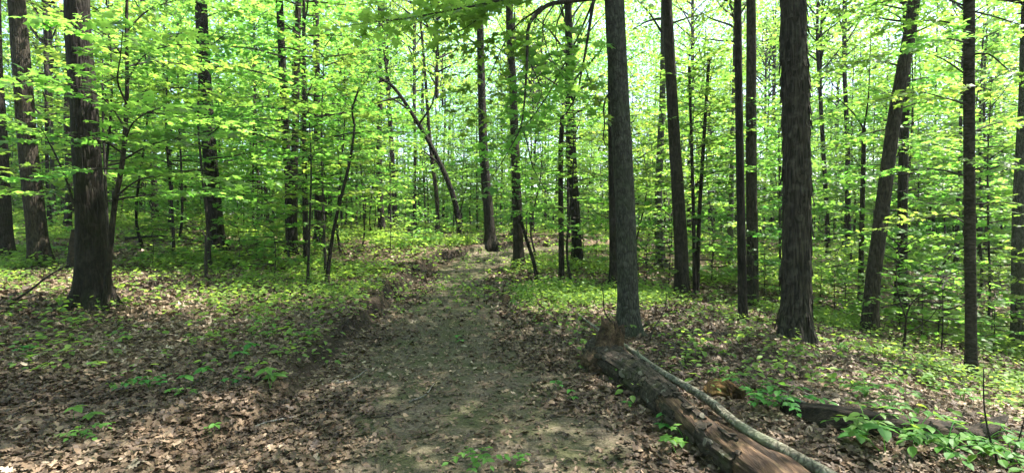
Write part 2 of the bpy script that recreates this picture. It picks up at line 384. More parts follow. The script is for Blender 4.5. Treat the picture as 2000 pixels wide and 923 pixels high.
# ------------------------------------------------------------------ ground sheet and path
def axis(lo, hi, d, far, g=1.12):
    a = list(np.arange(lo, hi + 1e-6, d)); s = d
    while a[-1] < far: s *= g; a.append(a[-1] + s)
    s = d; b = [lo]
    while b[-1] > -far: s *= g; b.append(b[-1] - s)
    return np.array(b[1:][::-1] + a)
gx = axis(-8, 8, .06, 400); gy = axis(.6, 24, .07, 400)
GX, GY = np.meshgrid(gx, gy); GZ = height(GX, GY)
V = np.stack([GX, GY, GZ], -1).reshape(-1, 3); nx, ny = len(gx), len(gy)
ii, jj = np.meshgrid(np.arange(nx - 1), np.arange(ny - 1)); q0 = (jj * nx + ii).ravel()
Fq = np.stack([q0, q0 + 1, q0 + nx + 1, q0 + nx], 1)
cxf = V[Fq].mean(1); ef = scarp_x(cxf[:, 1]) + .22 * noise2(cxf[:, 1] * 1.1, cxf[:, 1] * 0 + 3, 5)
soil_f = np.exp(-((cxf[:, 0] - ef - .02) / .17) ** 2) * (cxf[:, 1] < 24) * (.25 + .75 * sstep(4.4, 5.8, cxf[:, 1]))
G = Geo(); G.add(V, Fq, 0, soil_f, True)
tag(link('ground', G.mesh('ground', [GROUND])), kind='structure')
cxm = ((gx[:-1] + gx[1:]) / 2)[None] + 0 * jj; cym = ((gy[:-1] + gy[1:]) / 2)[:, None] + 0 * ii
def path_d(x, y): return np.abs(x - path_cx(y)) / (np.interp(y, [0, 4, 8, 14, 18, 20, 23], [1.15, 1.1, 1.0, .95, .9, 1.2, 1.8]))
pm = (path_d(cxm, cym) + .5 * fbm(cxm * 1.7, cym * 1.7, 41, 3) < 1.0) & (cym < 26)
Fp = Fq[pm.ravel()]; used, inv = np.unique(Fp, return_inverse=True)
G = Geo(); G.add(V[used] + (0, 0, .006), inv.reshape(-1, 4), 0, None, True)
tag(link('path', G.mesh('path', [PATH])), kind='structure')

# ------------------------------------------------------------------ crown shapes shared by the copies
def under_crown(seed, Rr, z0, z1, nb, tpl, ls, gap=.15, tw=.55, twig=True):
    r = np.random.default_rng(seed); G = Geo(); a = r.uniform(0, 6.28)
    for k in range(nb):
        f = k / (nb - 1); z = z0 + (z1 - z0) * f ** .9; a += 2.4 + r.normal(0, .4)
        L = Rr * (1.05 - .65 * f) * r.uniform(.65, 1.15); el = r.uniform(-.05, .25) + .6 * f ** 3
        branch(r, G, (0, 0, z), (math.cos(a) * math.cos(el), math.sin(a) * math.cos(el), math.sin(el)), L, .012 + .006 * L, ls, tpl, gap, tw, lift=-.012, flat=.22, twig_geo=twig)
    return G.mesh('understory_crown', [LEAF, TWIG])
def canopy_crown(seed, Rr, H, nb, ls=.15, mats=None):
    r = np.random.default_rng(seed); G = Geo(); a = 0
    for k in range(nb):
        f = (k + .5) / nb; a += 2.4 + r.normal(0, .5); z = H * f * .8
        L = Rr * math.sin(math.pi * (.18 + .72 * f)) ** .7 * r.uniform(.7, 1.15); el = r.uniform(.2, .6) + .6 * f
        branch(r, G, (0, 0, z), (math.cos(a) * math.cos(el), math.sin(a) * math.cos(el), math.sin(el)), L, .02 + .012 * L, ls, SMALL, .24, .95, t0=.3, lift=.0, flat=.5, twig_geo=False, lgap=.8, pairs=2, tilt=.6, step=.4)
    tube(G, [(0, 0, -.2), (0, 0, H * .5), (0.1, 0, H * .85)], [.1, .06, .02], 7, 1)
    return G.mesh('canopy_crown', mats or [LEAFC, TWIG])
UNDER = [under_crown(100 + i, rr, .25, h, nb, MAPLE_MID, .12, .12, .62) for i, (rr, h, nb) in enumerate([(2.1, 4.6, 20), (1.8, 5.4, 22), (2.4, 4.2, 20), (1.6, 4.0, 17), (2.2, 6.0, 24), (1.9, 3.4, 15)])]
UNDER_H = [4.6, 5.4, 4.2, 4.0, 6.0, 3.4]
MIDC = [under_crown(150 + i, rr, .3, h, nb, SMALL, .155, .17, .85, False) for i, (rr, h, nb) in enumerate([(3.0, 8.5, 44), (2.6, 10, 48), (3.4, 8, 44), (2.8, 9.2, 46)])]
MID_H = [8.5, 10, 8, 9.2]
SHRUB = [under_crown(200 + i, rr, .3, h, nb, MAPLE_MID, .1, .13, .4) for i, (rr, h, nb) in enumerate([(.8, 1.3, 10), (1.0, 1.7, 12), (.7, 1.0, 8), (1.1, 1.5, 12)])]
CANOPY = [canopy_crown(300 + i, rr, h, nb) for i, (rr, h, nb) in enumerate([(3.8, 9, 28), (4.4, 8, 29), (3.6, 10, 28), (4.0, 8.5, 28)])]
CAN_H = [9, 8, 10, 8.5]
BIGC = [canopy_crown(330 + i, rr, h, nb, .165) for i, (rr, h, nb) in enumerate([(5.6, 8, 50), (5.2, 8.5, 48)])]

# ------------------------------------------------------------------ trunks
def bark_r(seed, flare, rough, lob=5, fh=.22, ridge=14):
    ph = seed * 1.7
    def f(rr, th, s):
        x = np.cos(th) * ridge / 6.283; y = np.sin(th) * ridge / 6.283
        nz = noise2(x * 1.6 + 13 * seed, y * 1.6 + s * 1.3, seed) + .6 * noise2(x * 3.7 + s * .9, y * 3.7 + s * 2.6, seed + 5)
        fl = flare * np.exp(-s / fh) * (1 + .55 * np.cos(lob * th + ph) + .25 * np.cos(3 * th + 2 * ph)) + flare * .16 * np.exp(-s / (fh * 4))
        return rr * (1 + rough * nz + fl)
    return f

def trunk_mesh(name, P, rad, m, seed=1, segs=24, step=.14, flare=.6, rough=.09, shag=False, lob=5, fh=.22):
    """P: points from base to top in local space, rad: radius at each point"""
    P = np.asarray(P, float); Q, par = resample(P, step)
    seg = np.linalg.norm(np.diff(P, axis=0), axis=1); pp = np.concatenate([[0], np.cumsum(seg)]) / seg.sum()
    rr = np.interp(par, pp, rad); s = Q.copy()
    s[0] -= (Q[1] - Q[0]); Q = np.vstack([Q[:1] - (0, 0, .25), Q]); rr = np.concatenate([rr[:1], rr])
    G = Geo(); fn = bark_r(seed, flare, rough, lob, fh)
    V = tube(G, Q, rr, segs, 0, lambda a, th, s: fn(a, th, np.maximum(0, s - .25)))
    if shag:
        r = np.random.default_rng(seed); n = 420
        k = r.integers(3, max(4, min(len(Q) - 4, int(9 / step))), n); j = r.integers(0, segs, n)
        for a, b in zip(k, j):
            c = Q[a]; o = V[a, b] - c; o /= np.linalg.norm(o); tn = np.cross((0, 0, 1.), o); tn /= np.linalg.norm(tn)
            L = r.uniform(.15, .42); wd = r.uniform(.02, .045); lift = r.uniform(.008, .045); low = V[a, b]
            up = np.array([0, 0, 1.]); hi = low + up * L
            kk = min(len(Q) - 1, a + int(L / step) + 1); hi = Q[kk] + (V[kk, b] - Q[kk]); L2 = hi[2] - low[2]
            pts = []
            for q, (fr, li) in enumerate(((0, lift), (.45, .006 + lift * .25), (.85, .003))):
                p = low + (hi - low) * fr * min(1, L / max(L2, .01)) + o * li
                pts += [p - tn * wd * (1 - .2 * q), p + tn * wd * (1 - .2 * q), p + tn * wd * (1 - .2 * q) - o * .008, p - tn * wd * (1 - .2 * q) - o * .008]
            F = [(0, 1, 5, 4), (4, 5, 9, 8), (3, 7, 6, 2), (7, 11, 10, 6), (0, 4, 7, 3), (4, 8, 11, 7), (1, 2, 6, 5), (5, 6, 10, 9), (0, 3, 2, 1)]
            G.add(pts, F, 0)
    return G.mesh(name, [m])

LAND = []          # landmarks: (px, base py, depth, phrase)
ICROWN = [0]
def tree(name, label, cat, base, pts, widths, m, phrase=None, H=None, crown='canopy', depth=None, seed=None, group=None, cz=None, cs=1.0,
         flare=.6, rough=.09, segs=24, step=.16, shag=False, lob=5, fh=.22, kink=(0, 0), big=False):
    """base and pts are photo pixels (base first, then upwards), all at the base's depth; widths in pixels at base and at the last point"""
    b = hit(*base)
    if depth is not None:
        x = (base[0] - 1000) / 1000 * depth; b = np.array([x, depth, gz(x, depth)])
    Y = b[1]; wp = [np.array([b[0], Y, b[2]])] + [pt(px, py, Y) for px, py in pts]
    c = 1 / math.sqrt(1 + ((base[0] - 1000) / 1000) ** 2); r0 = widths[0] * Y / 2000 * c; r1 = widths[1] * Y / 2000 * c
    seed = seed or (int(base[0]) % 97 + 1)
    n = len(wp); z = np.array([p[2] for p in wp]); rad = list(r0 + (r1 - r0) * (z - z[0]) / (z[-1] - z[0]))
    H = H if H is not None else 11 + 20 * min(.35, r0)
    if wp[-1][2] - b[2] < H - .5:
        d = wp[-1] - wp[-2]; d = d / np.linalg.norm(d); d[:2] *= .6; d /= d[2]
        rem = H - (wp[-1][2] - b[2]); l0 = wp[-1]
        slope = max((r0 - r1) / max(.5, z[-1] - z[0]), r1 / max(rem, 1) * .6)
        for k in (1, 2, 3):
            wp.append(l0 + d * rem * k / 3 + np.array([math.sin(seed + k) * .12, math.cos(seed * 2 + k) * .12, 0]) + np.array([kink[0], kink[1], 0]) * (0, 0, .45, 1)[k]); rad.append(max(.03, r1 - slope * rem * k / 3))
    t = thing(name, label, cat, b, group)
    L = np.array(wp) - b
    link('trunk', trunk_mesh('trunk', L, rad, m, seed, segs, step, flare, rough, shag, lob, fh), t)
    if crown == 'canopy':
        i = ICROWN[0] % 4; ICROWN[0] += 1
        zc = cz if cz is not None else max(H * .45, H - CAN_H[i] * cs * .75)
        q = np.array([np.interp(zc, L[:, 2], L[:, k]) for k in range(3)])
        o = link('crown', BIGC[i % 2] if big else CANOPY[i], t, q); o.rotation_euler.z = seed * 1.3; o.scale = (cs, cs, cs)
    elif crown == 'under':
        i = seed % 6; zc = cz if cz is not None else .8
        q = np.array([np.interp(zc, L[:, 2], L[:, k]) for k in range(3)])
        top = L[-1]; o = link('crown', UNDER[i], t, q); s = (top[2] - zc) / UNDER_H[i] * 1.02
        d = Vector(top - q); sc = cs
        o.rotation_euler = (0, 0, seed * 1.1); o.scale = (sc, sc, max(.4, s))
    if phrase: LAND.append((base[0], base[1], Y, phrase))
    return t, L, rad, Y

def limb(t, P, rad, ls=.12, tpl=MAPLE, name='limb', seed=5, leafy=True, gap=.16, tw=.5, mats=None, **kw):
    """a limb that the photograph shows on its own: P in world space"""
    P, _ = resample(np.asarray(P, float), .12); P = P - np.array(t.location)
    r = np.random.default_rng(seed); G = Geo(); kw.setdefault('t0', .25)
    branch(r, G, None, None, None, rad, ls, tpl, gap, tw, pts=P, segs=7, **kw) if leafy else tube(G, P, np.linspace(rad, rad * .3, len(P)), 6, 1)
    return link(name, G.mesh(name, mats or [LEAF, TWIG]), t)

exec_trees = []
# big near trunks -------------------------------------------------
T1 = tree('tree', 'thick dark trunk with flared roots, a sapling stem against its right side', 'tree', (183, 598), [(178, 470), (172, 330), (160, 150), (149, -20)], (64, 52), BARK_DARK,
          'the thick dark left trunk', segs=64, step=.07, flare=.6, rough=.09, fh=.24, H=17, cz=8.8, lob=4, kink=(5.2, 1.6), big=True)
T16 = tree('tree', 'smooth grey trunk standing behind the broken end of the fallen log', 'tree', (1228, 655), [(1226, 560), (1221, 400), (1210, 200), (1199, -20)], (39, 38), BARK_GREY,
           'the smooth grey trunk', segs=48, step=.08, flare=.55, rough=.045, H=15, cz=7.8, cs=.95, big=True)
T23 = tree('shagbark_tree', 'thick shaggy trunk with peeling bark strips on the right slope', 'tree', (1553, 668), [(1555, 560), (1556, 400), (1554, 200), (1548, -20)], (60, 50), BARK_SHAG,
           'the shaggy-barked trunk', segs=64, step=.07, flare=.42, rough=.07, shag=True, H=18, cz=8.5, big=True, kink=(1.3, -2.2))
T27 = tree('tree', 'straight slim trunk with ringed bark, standing apart at the far right', 'tree', (1897, 731), [(1896, 600), (1893, 300), (1893, -10)], (24, 24), BARK_RING, 'the ringed straight trunk', segs=32, step=.1, flare=.3, rough=.05, H=14.5, cz=7.0, cs=.95, big=True, kink=(0, -2.2))
T24 = tree('tree', 'stout brown trunk leaning right between the shaggy trunk and the ringed trunk', 'tree', (1697, 648), [(1706, 540), (1722, 420), (1747, 230), (1783, 20)], (33, 25), BARK_BROWN, 'the right-leaning trunk', segs=40, step=.1, flare=.35, H=15, cz=7.5, cs=.7)
tree('tree', 'brown upright trunk just right of the stout leaning trunk', 'tree', (1761, 610), [(1762, 450), (1765, 300), (1772, 50)], (23, 18), BARK_BROWN, 'the upright brown trunk', H=15, cz=8, cs=.7)
tree('tree', 'grey brown trunk cut by the right edge of the view', 'tree', (1989, 690), [(1988, 560), (1991, 380), (2000, 200)], (30, 24), BARK_GREY, 'the trunk at the right edge', H=13, cz=7.5)
tree('tree', 'dark slender trunk in front of its brown twin, left of the shaggy trunk', 'tree', (1451, 631), [(1449, 500), (1445, 300), (1441, -20)], (18, 14), BARK_DARK, 'the dark slender twin trunk', H=14, cz=8, flare=.3)
tree('tree', 'brown trunk right behind the dark slender trunk', 'tree', (1470, 600), [(1469, 450), (1467, 300), (1467, 20)], (24, 19), BARK_BROWN, 'the brown twin trunk', H=15, cz=8, cs=.75, flare=.25)
tree('tree', 'greyish trunk curving slightly left, beside two thin dark stems', 'tree', (1332, 578), [(1330, 480), (1325, 390), (1313, 200), (1302, -10)], (28, 19), BARK_BROWN, 'the curved greyish trunk', H=16, cz=8, flare=.35, segs=32)
tree('tree', 'pale grey trunk half seen through leaves, behind the smooth grey trunk', 'tree', (1290, 520), [(1286, 400), (1290, 280), (1294, 180)], (17, 12), BARK_GREY, 'the pale half-hidden trunk', H=16, cz=8)
tree('tree', 'dark trunk close against the left side of the smooth grey trunk', 'tree', (1199, 568), [(1198, 450), (1195, 300), (1193, 100)], (17, 13), BARK_DARK, 'the dark trunk hugging the grey one', H=14, cz=8)
tree('tree', 'dark trunk between the path bend and the smooth grey trunk', 'tree', (1128, 518), [(1124, 420), (1117, 300), (1112, 120)], (20, 15), BARK_DARK, 'the dark trunk right of the path', H=17, cz=9)
tree('tree', 'brown trunk at the right side of the path where it bends away', 'tree', (1013, 525), [(1011, 430), (1006, 300), (1002, 180), (995, 40)], (20, 14), BARK_BROWN, 'the trunk at the path bend', H=17, cz=9)
tree('tree', 'dark trunk left of the path bend, leaning slightly left', 'tree', (959, 478), [(953, 400), (945, 300), (940, 150)], (20, 15), BARK_DARK, 'the dark trunk beyond the path', H=18, cz=9)
tree('tree', 'bare sapling trunk with a broken forked top, right of the path bend', 'sapling', (1097, 548), [(1096, 450), (1095, 320), (1098, 225)], (11, 9), BARK_BROWN, 'the forked bare sapling', crown='under', cz=2.4, H=4.4, cs=.6, flare=.3)
# left of the path
tree('tree', 'stout grey brown trunk behind and left of the thick dark left trunk', 'tree', (78, 520), [(70, 430), (56, 300), (42, 130), (30, -20)], (44, 36), BARK_BROWN, 'the stout grey left trunk', big=True, kink=(3, 0), H=17, cz=8.5, segs=32, flare=.5)
tree('tree', 'dark trunk cut by the left edge of the view', 'tree', (12, 505), [(8, 400), (0, 250), (-8, 100)], (32, 26), BARK_DARK, 'the trunk at the left edge', H=17, cz=9)
tree('tree', 'dark trunk behind a little Y-shaped sapling, left of the path', 'tree', (425, 490), [(418, 400), (405, 240), (398, 120), (392, -20)], (32, 24), BARK_DARK, 'the dark left-bank trunk', H=17, cz=8.5, segs=32, flare=.5)
tree('tree', 'left stem of the two crossing trunks, leaning left as it rises', 'tree', (569, 497), [(566, 400), (560, 300), (553, 160), (545, -10)], (17, 14), BARK_DARK, 'the crossing pair of trunks', H=16, cz=8.5)
tree('tree', 'right stem of the two crossing trunks, leaning right as it rises', 'tree', (574, 495), [(573, 400), (577, 250), (583, -10)], (16, 12), BARK_BROWN, None, H=16, cz=8.8)
tree('tree', 'single straight dark trunk right of the two crossing trunks', 'tree', (622, 474), [(621, 350), (619, 200), (617, 30)], (15, 12), BARK_DARK, 'the single dark trunk', H=17, cz=9)
tree('tree', 'slim dark trunk rising straight beyond the middle of the left bank', 'tree', (773, 452), [(768, 340), (758, 180), (748, 60)], (10, 7), BARK_DARK, 'the slim dark trunk', H=18, cz=9, cs=.8)
T9 = tree('arching_tree', 'dark tree arching far over to the left above the path', 'tree', (901, 469), [(886, 385), (850, 300), (805, 222), (768, 170), (735, 150)], (12, 6), BARK_DARK, 'the arching tree', crown=None, H=0, depth=24)
tree('sapling', 'thin dark curved sapling bending right over the left bank', 'sapling', (638, 553), [(648, 470), (660, 410), (682, 320), (692, 250), (688, 215), (702, 170)], (8, 4), BARK_DARK, 'the curved thin sapling', crown='under', cz=2.0, H=0, cs=.75, flare=.3)
tree('sapling', 'thin dark stem, the left of two beside the curved greyish trunk', 'sapling', (1357, 575), [(1354, 400), (1351, 300), (1346, 130)], (8, 5), BARK_DARK, None, crown='under', cz=2.4, H=6.5, flare=.2)
tree('sapling', 'thin dark stem, the right of two beside the curved greyish trunk', 'sapling', (1361, 574), [(1366, 420), (1373, 300), (1385, 110)], (9, 6), BARK_DARK, None, crown='under', cz=2.6, H=6.8, flare=.2)
tree('sapling', 'thin leaning sapling hugging the trunk at the path bend', 'sapling', (1050, 553), [(1042, 510), (1026, 460), (1010, 400), (1000, 350)], (8, 4), BARK_DARK, None, crown='under', cz=1.6, H=0, cs=.5, flare=.2)
tree('sapling', 'thin stem close to the left side of the shaggy trunk', 'sapling', (1524, 575), [(1523, 420), (1521, 250)], (6, 3), TWIG, None, crown='under', cz=2.2, H=5, cs=.55, flare=.2)
T26 = tree('sapling', 'sapling forked like a Y, in front of the stout leaning trunk', 'sapling', (1680, 600), [(1683, 450), (1686, 330), (1687, 250)], (12, 9), BARK_BROWN, 'the Y-forked sapling', crown=None, H=0, flare=.3)
tree('tree', 'narrow dark trunk between the upright brown trunk and the ringed trunk', 'tree', (1868, 520), [(1870, 420), (1875, 320), (1878, 200)], (10, 7), BARK_DARK, None, H=13, cz=7, cs=.7)
tree('tree', 'narrow leaning trunk just right of the shaggy trunk', 'tree', (1618, 500), [(1614, 400), (1609, 310), (1600, 150)], (10, 8), BARK_DARK, None, H=13, cz=7, cs=.7)
tree('tree', 'shadowy trunk between the shaggy trunk and the Y-forked sapling', 'tree', (1657, 500), [(1656, 400), (1655, 270)], (13, 10), BARK_DARK, None, H=15, cz=8, cs=.8)
tree('tree', 'grey trunk glimpsed left of the dark slender twin trunk', 'tree', (1426, 515), [(1428, 400), (1430, 280)], (11, 9), BARK_GREY, None, H=15, cz=8, cs=.8)
tree('sapling', 'little bare sapling forking like a Y, on the leafy left bank', 'sapling', (403, 546), [(402, 500), (402, 460)], (7, 5), TWIG, 'the little Y-shaped sapling', crown=None, H=0, flare=.2)
tY = bpy.data.objects[-1] if False else [o for o in COL.objects if o.get('label', '').startswith('little bare sapling')][0]
Yb = tY.location.y
for a in ([(402, 462), (390, 445), (368, 430), (350, 415)], [(402, 462), (412, 450), (430, 432), (452, 425)]):
    limb(tY, [pt(*p, Yb) for p in a], .012, .09, seed=a[1][0], gap=.2, tw=.3)

# leaning sapling against the thick left trunk, with its long leafy limbs
Y1 = T1[3]
st = tree('sapling', 'leafy sapling rising against the right side of the thick left trunk', 'sapling', (206, 604), [(214, 500), (224, 400), (240, 310), (248, 180), (247, 60), (250, -60)], (15, 6), BARK_BROWN, None, crown=None, H=0, flare=.2, segs=16)
sap = st[0]; Ys = sap.location.y
for k, (pp, dy) in enumerate([([(228, 382), (270, 352), (330, 342), (420, 350), (500, 360)], -.5), ([(228, 388), (300, 380), (370, 376), (450, 385)], .8), ([(240, 312), (290, 285), (350, 268), (420, 262)], -1.2),
                              ([(244, 250), (210, 200), (160, 172), (90, 160), (30, 165)], -1.6), ([(246, 215), (300, 180), (360, 172), (440, 190)], .3), ([(247, 160), (280, 110), (330, 90), (400, 85)], -.8),
                              ([(240, 300), (200, 275), (140, 265), (70, 270)], -1.4), ([(247, 120), (215, 80), (160, 50), (100, 40)], -1.0), ([(248, 60), (290, 20), (350, 0), (420, -10)], .5),
                              ([(242, 280), (260, 240), (300, 215), (340, 210)], -2.2), ([(246, 200), (230, 160), (235, 110), (240, 60)], -2.4), ([(246, 230), (270, 215), (330, 225), (410, 235), (470, 250)], 1.2),
                              ([(236, 330), (180, 330), (110, 345), (40, 350)], -1.0), ([(247, 130), (310, 120), (390, 130), (470, 125)], 1.8)]):
    n = len(pp); P = [pt(*p, Ys + dy * (i / (n - 1))) for i, p in enumerate(pp)]
    limb(sap, P, .016, .115, seed=20 + k, gap=.12, tw=.62, flat=.22)
st2 = tree('sapling', 'thin bent stem in front of the left side of the thick left trunk', 'sapling', (176, 602), [(172, 540), (160, 470), (148, 410), (125, 340), (100, 285)], (7, 4), TWIG, None, crown=None, H=0, flare=.1, segs=10)
for k, pp in enumerate([[(100, 287), (80, 250), (55, 235), (20, 230)], [(140, 400), (110, 380), (70, 372), (20, 380)], [(112, 312), (90, 315), (50, 330), (10, 330)]]):
    limb(st2[0], [pt(*p, st2[3] - .5 * i / 3) for i, p in enumerate(pp)], .009, .1, seed=50 + k, tw=.45)

# limbs of the smooth grey trunk that hang into the top of the picture
g = T16[0]; Yg = T16[3]
def hang(pp, d0, d1, rad, seed, **kw):
    n = len(pp); return limb(g, [pt(*p, Yg + d0 + (d1 - d0) * i / (n - 1)) for i, p in enumerate(pp)], rad, seed=seed, **kw)
hang([(1195, -8), (1160, -4), (1110, 3), (1070, 10), (1042, 35), (1031, 60), (1029, 120), (1024, 200), (1016, 250), (990, 300), (962, 345)], 0, -1.2, .044, 61, gap=.2, tw=.5, t0=.62)
hang([(1195, -40), (1175, -30), (1160, 0), (1150, 60), (1140, 120), (1128, 175), (1110, 215), (1088, 238), (1068, 246)], 0, -.9, .036, 62, gap=.16, tw=.6, t0=.6)
hang([(1197, 178), (1184, 190), (1179, 215), (1181, 245), (1178, 270), (1186, 292)], 0, -.2, .017, 63, leafy=False)
hang([(1018, 246), (1030, 280), (1040, 325), (1058, 358), (1072, 385)], -1.0, -1.2, .010, 64, gap=.25, tw=.35)
hang([(1033, 118), (1048, 150), (1058, 180), (1045, 215)], -.9, -1.3, .010, 65, gap=.14, tw=.5)
hang([(1140, 125), (1155, 165), (1172, 205), (1180, 212)], -.6, -.7, .008, 66, gap=.2, tw=.3)
hang([(1190, -60), (1130, -50), (1040, -20), (960, 5), (880, 20), (800, 35), (720, 45)], 0, -1.8, .035, 67, gap=.075, tw=1.1, t0=.2, ls=.13)
hang([(1190, -90), (1120, -80), (1020, -40), (930, 40), (870, 75)], 0, -.6, .03, 68, gap=.08, tw=1.0, t0=.2, ls=.13)
hang([(1110, -5), (1085, 60), (1100, 130), (1135, 190)], .1, -.4, .014, 71, gap=.08, tw=.9)
hang([(1060, 12), (1000, 60), (960, 140), (930, 210)], -.4, .6, .016, 72, gap=.08, tw=.95)
hang([(1160, 0), (1120, 90), (1060, 200), (1000, 270), (930, 300)], .3, 1.2, .018, 73, gap=.08, tw=.95)
hang([(1085, 5), (1060, 50), (1075, 110), (1100, 150)], -.6, -1.3, .012, 69, gap=.12, tw=.55)
hang([(1190, -100), (1100, -60), (1000, -30), (930, -20), (840, -25)], 0, .8, .03, 70, gap=.08, tw=1.1, ls=.13)
for k, (pp, dy) in enumerate([([(1893, 110), (1930, 105), (1975, 140), (2040, 170)], -.6), ([(1893, 205), (1840, 190), (1790, 180), (1720, 195)], -.8), ([(1893, 150), (1830, 110), (1760, 95)], .5), ([(1894, 335), (1950, 318), (2030, 335)], -.9),
                              ([(1894, 345), (1820, 330), (1740, 338), (1660, 345)], .4), ([(1894, 440), (1850, 420), (1790, 430), (1720, 445)], .9), ([(1894, 260), (1950, 240), (2030, 235)], .6), ([(1893, 60), (1830, 40), (1750, 50)], -.4), ([(1894, 400), (1960, 395), (2030, 410)], -.5)]):
    n = len(pp); limb(T27[0], [pt(*p, T27[3] + dy * i / (n - 1)) for i, p in enumerate(pp)], .016, .105, seed=180 + k, gap=.13, tw=.55)
for k, (pp, dy) in enumerate([([(1893, 15), (1830, -5), (1740, 0), (1680, 20)], .4), ([(1893, 20), (1950, 35), (2030, 60)], -.5), ([(1893, 85), (1840, 75), (1790, 90)], -1.0), ([(1893, -30), (1940, -40), (2030, -20)], .5), ([(1893, -25), (1820, -40), (1720, -30)], -.7)]):
    n = len(pp); limb(T27[0], [pt(*p, T27[3] + dy * i / (n - 1)) for i, p in enumerate(pp)], .016, .105, seed=200 + k, gap=.1, tw=.6)
for k, (pp, dy) in enumerate([([(1750, 215), (1810, 200), (1880, 222)], .8), ([(1764, 130), (1700, 118), (1635, 130)], -.8), ([(1772, 70), (1830, 48), (1880, 60)], -1), ([(1742, 250), (1690, 262), (1640, 280)], .7), ([(1778, 20), (1700, 10), (1620, 40)], .6), ([(1760, 160), (1820, 150), (1870, 140)], 1.4)]):
    n = len(pp); limb(T24[0], [pt(*p, T24[3] + dy * i / (n - 1)) for i, p in enumerate(pp)], .022, .115, MAPLE_MID, seed=220 + k, gap=.11, tw=.75)
# upper limbs of the Y-forked sapling
for k, pp in enumerate([[(1687, 252), (1670, 225), (1640, 195), (1617, 177)], [(1617, 177), (1620, 160), (1610, 130)], [(1687, 252), (1695, 200), (1698, 150), (1700, 95), (1702, 20)], [(1692, 215), (1720, 190), (1770, 180)], [(1698, 140), (1670, 110), (1620, 95)],
                        [(1684, 330), (1650, 290), (1600, 280)], [(1685, 300), (1720, 285), (1760, 290), (1800, 300)], [(1700, 100), (1740, 70), (1790, 60)]]):
    limb(T26[0], [pt(*p, T26[3] - .6 * (i / 3) * (k > 2)) for i, p in enumerate(pp)], .028 if k in (0, 2) else .012, .11, seed=80 + k, gap=.14, tw=.55, leafy=k not in (0, 1))
# crown of the arching tree
for k, pp in enumerate([[(762, 168), (752, 120), (748, 70)], [(800, 215), (770, 195), (730, 178), (700, 175)], [(820, 240), (845, 200), (850, 150), (840, 90)], [(780, 190), (740, 200), (700, 215)], [(860, 320), (820, 290), (770, 260)]]):
    limb(T9[0], [pt(*p, T9[3] - 1.2 * i / 3) for i, p in enumerate(pp)], .06, .14, MAPLE_MID, seed=90 + k, gap=.28, tw=1.2)

# ------------------------------------------------------------------ more trees and saplings of the wood, placed where they stand
OCC = [(o.location.x, o.location.y) for o in COL.objects if o.parent is None and o.get('category') in ('tree', 'sapling')]
GAPS = [(11.5, 17, 4.2), (7.5, 20.5, 3.2), (-3, 20.5, 3.4), (-9.5, 19.5, 3)]      # glades where the sun reaches the slope
def open_sky(x, y):
    q = 1000 * x / y
    if -265 < q < -95 and y < 25: return True      # keeps the arching tree in view
    return any((x - a) ** 2 + (y - b) ** 2 < c * c for a, b, c in GAPS)
def free(x, y, d): return all((x - a) ** 2 + (y - b) ** 2 > d * d for a, b in OCC)
USED = {}
def auto_label(stem, px, dep):
    best = min(LAND, key=lambda l: abs(l[0] - px) + 12 * abs(l[2] - dep) * (l[2] > dep))
    dx = px - best[0]; a = abs(dx)
    side = 'left' if dx < 0 else 'right'
    far = dep - best[2]
    back = 'far behind' if far > 14 else 'behind' if far > 2 else 'in front of' if far < -2 else 'beside'
    if a < 14: rel = f'directly {back} {best[3]}'
    elif a < 45: rel = f'{back} {best[3]} just {side}'
    else: rel = f'{back} {best[3]} well {side}'
    return f'{stem} {rel}'
def copy_tree(root):
    c = root.copy(); COL.objects.link(c)
    for ch in root.children:
        d = ch.copy(); COL.objects.link(d); d.parent = c
    return c

r = np.random.default_rng(21)
# trunks of the middle distance
TVAR = []
for i in range(6):
    rr = [.08, .11, .14, .10, .17, .07][i]; H = [15, 16, 18, 15, 19, 13][i]
    lean = r.normal(0, .03, 2); pts = [(lean[0] * z + r.normal(0, .05), lean[1] * z + r.normal(0, .05), z) for z in (0, 2, 5, 9, H)]; pts[0] = (0, 0, 0)
    TVAR.append((trunk_mesh('far_trunk', pts, [rr, rr * .88, rr * .8, rr * .6, .03], [BARK_DARK, BARK_BROWN, BARK_DARK, BARK_GREY, BARK_BROWN, BARK_DARK][i], 30 + i, 14, .35, .7, .06), H, rr, np.array(pts)))
TVIEW = []
n = 0
for _ in range(4000):
    if n >= 30: break
    a = r.uniform(-.93, .93); d = math.sqrt(r.uniform(15 ** 2, 47 ** 2)); x = math.tan(a * .9) * d if False else a * d; y = d
    if abs(x - path_cx(y)) < 1.6 or open_sky(x, y) or not free(x, y, 2.3): continue
    px = proj((x, y, 1.5))[0]
    if any(abs(px - l[0]) < 11 for l in LAND): continue
    i = int(r.integers(0, 6)); me, H, rr, pts = TVAR[i]
    tone = ['dark', 'brown', 'stout dark', 'grey', 'stout brown', 'narrow dark'][i]
    t = thing('tree', auto_label(f'{tone} trunk', px, d), 'tree', (x, y, gz(x, y)), 'distant tree trunks of the wood')
    rz = r.uniform(0, 6.28); sc = r.uniform(.85, 1.15)
    o = link('trunk', me, t); o.rotation_euler.z = rz; o.scale = (sc, sc, 1)
    k = int(r.integers(0, 4)); c = link('crown', CANOPY[k], t, (0, 0, H - CAN_H[k] * .85 + r.uniform(-1.5, .5))); c.rotation_euler.z = rz; cs = r.uniform(.75, 1.1); c.scale = (cs, cs, cs)
    OCC.append((x, y)); n += 1
# trees behind and beside the camera whose crowns close the wood overhead
for x, y in []:
    pass
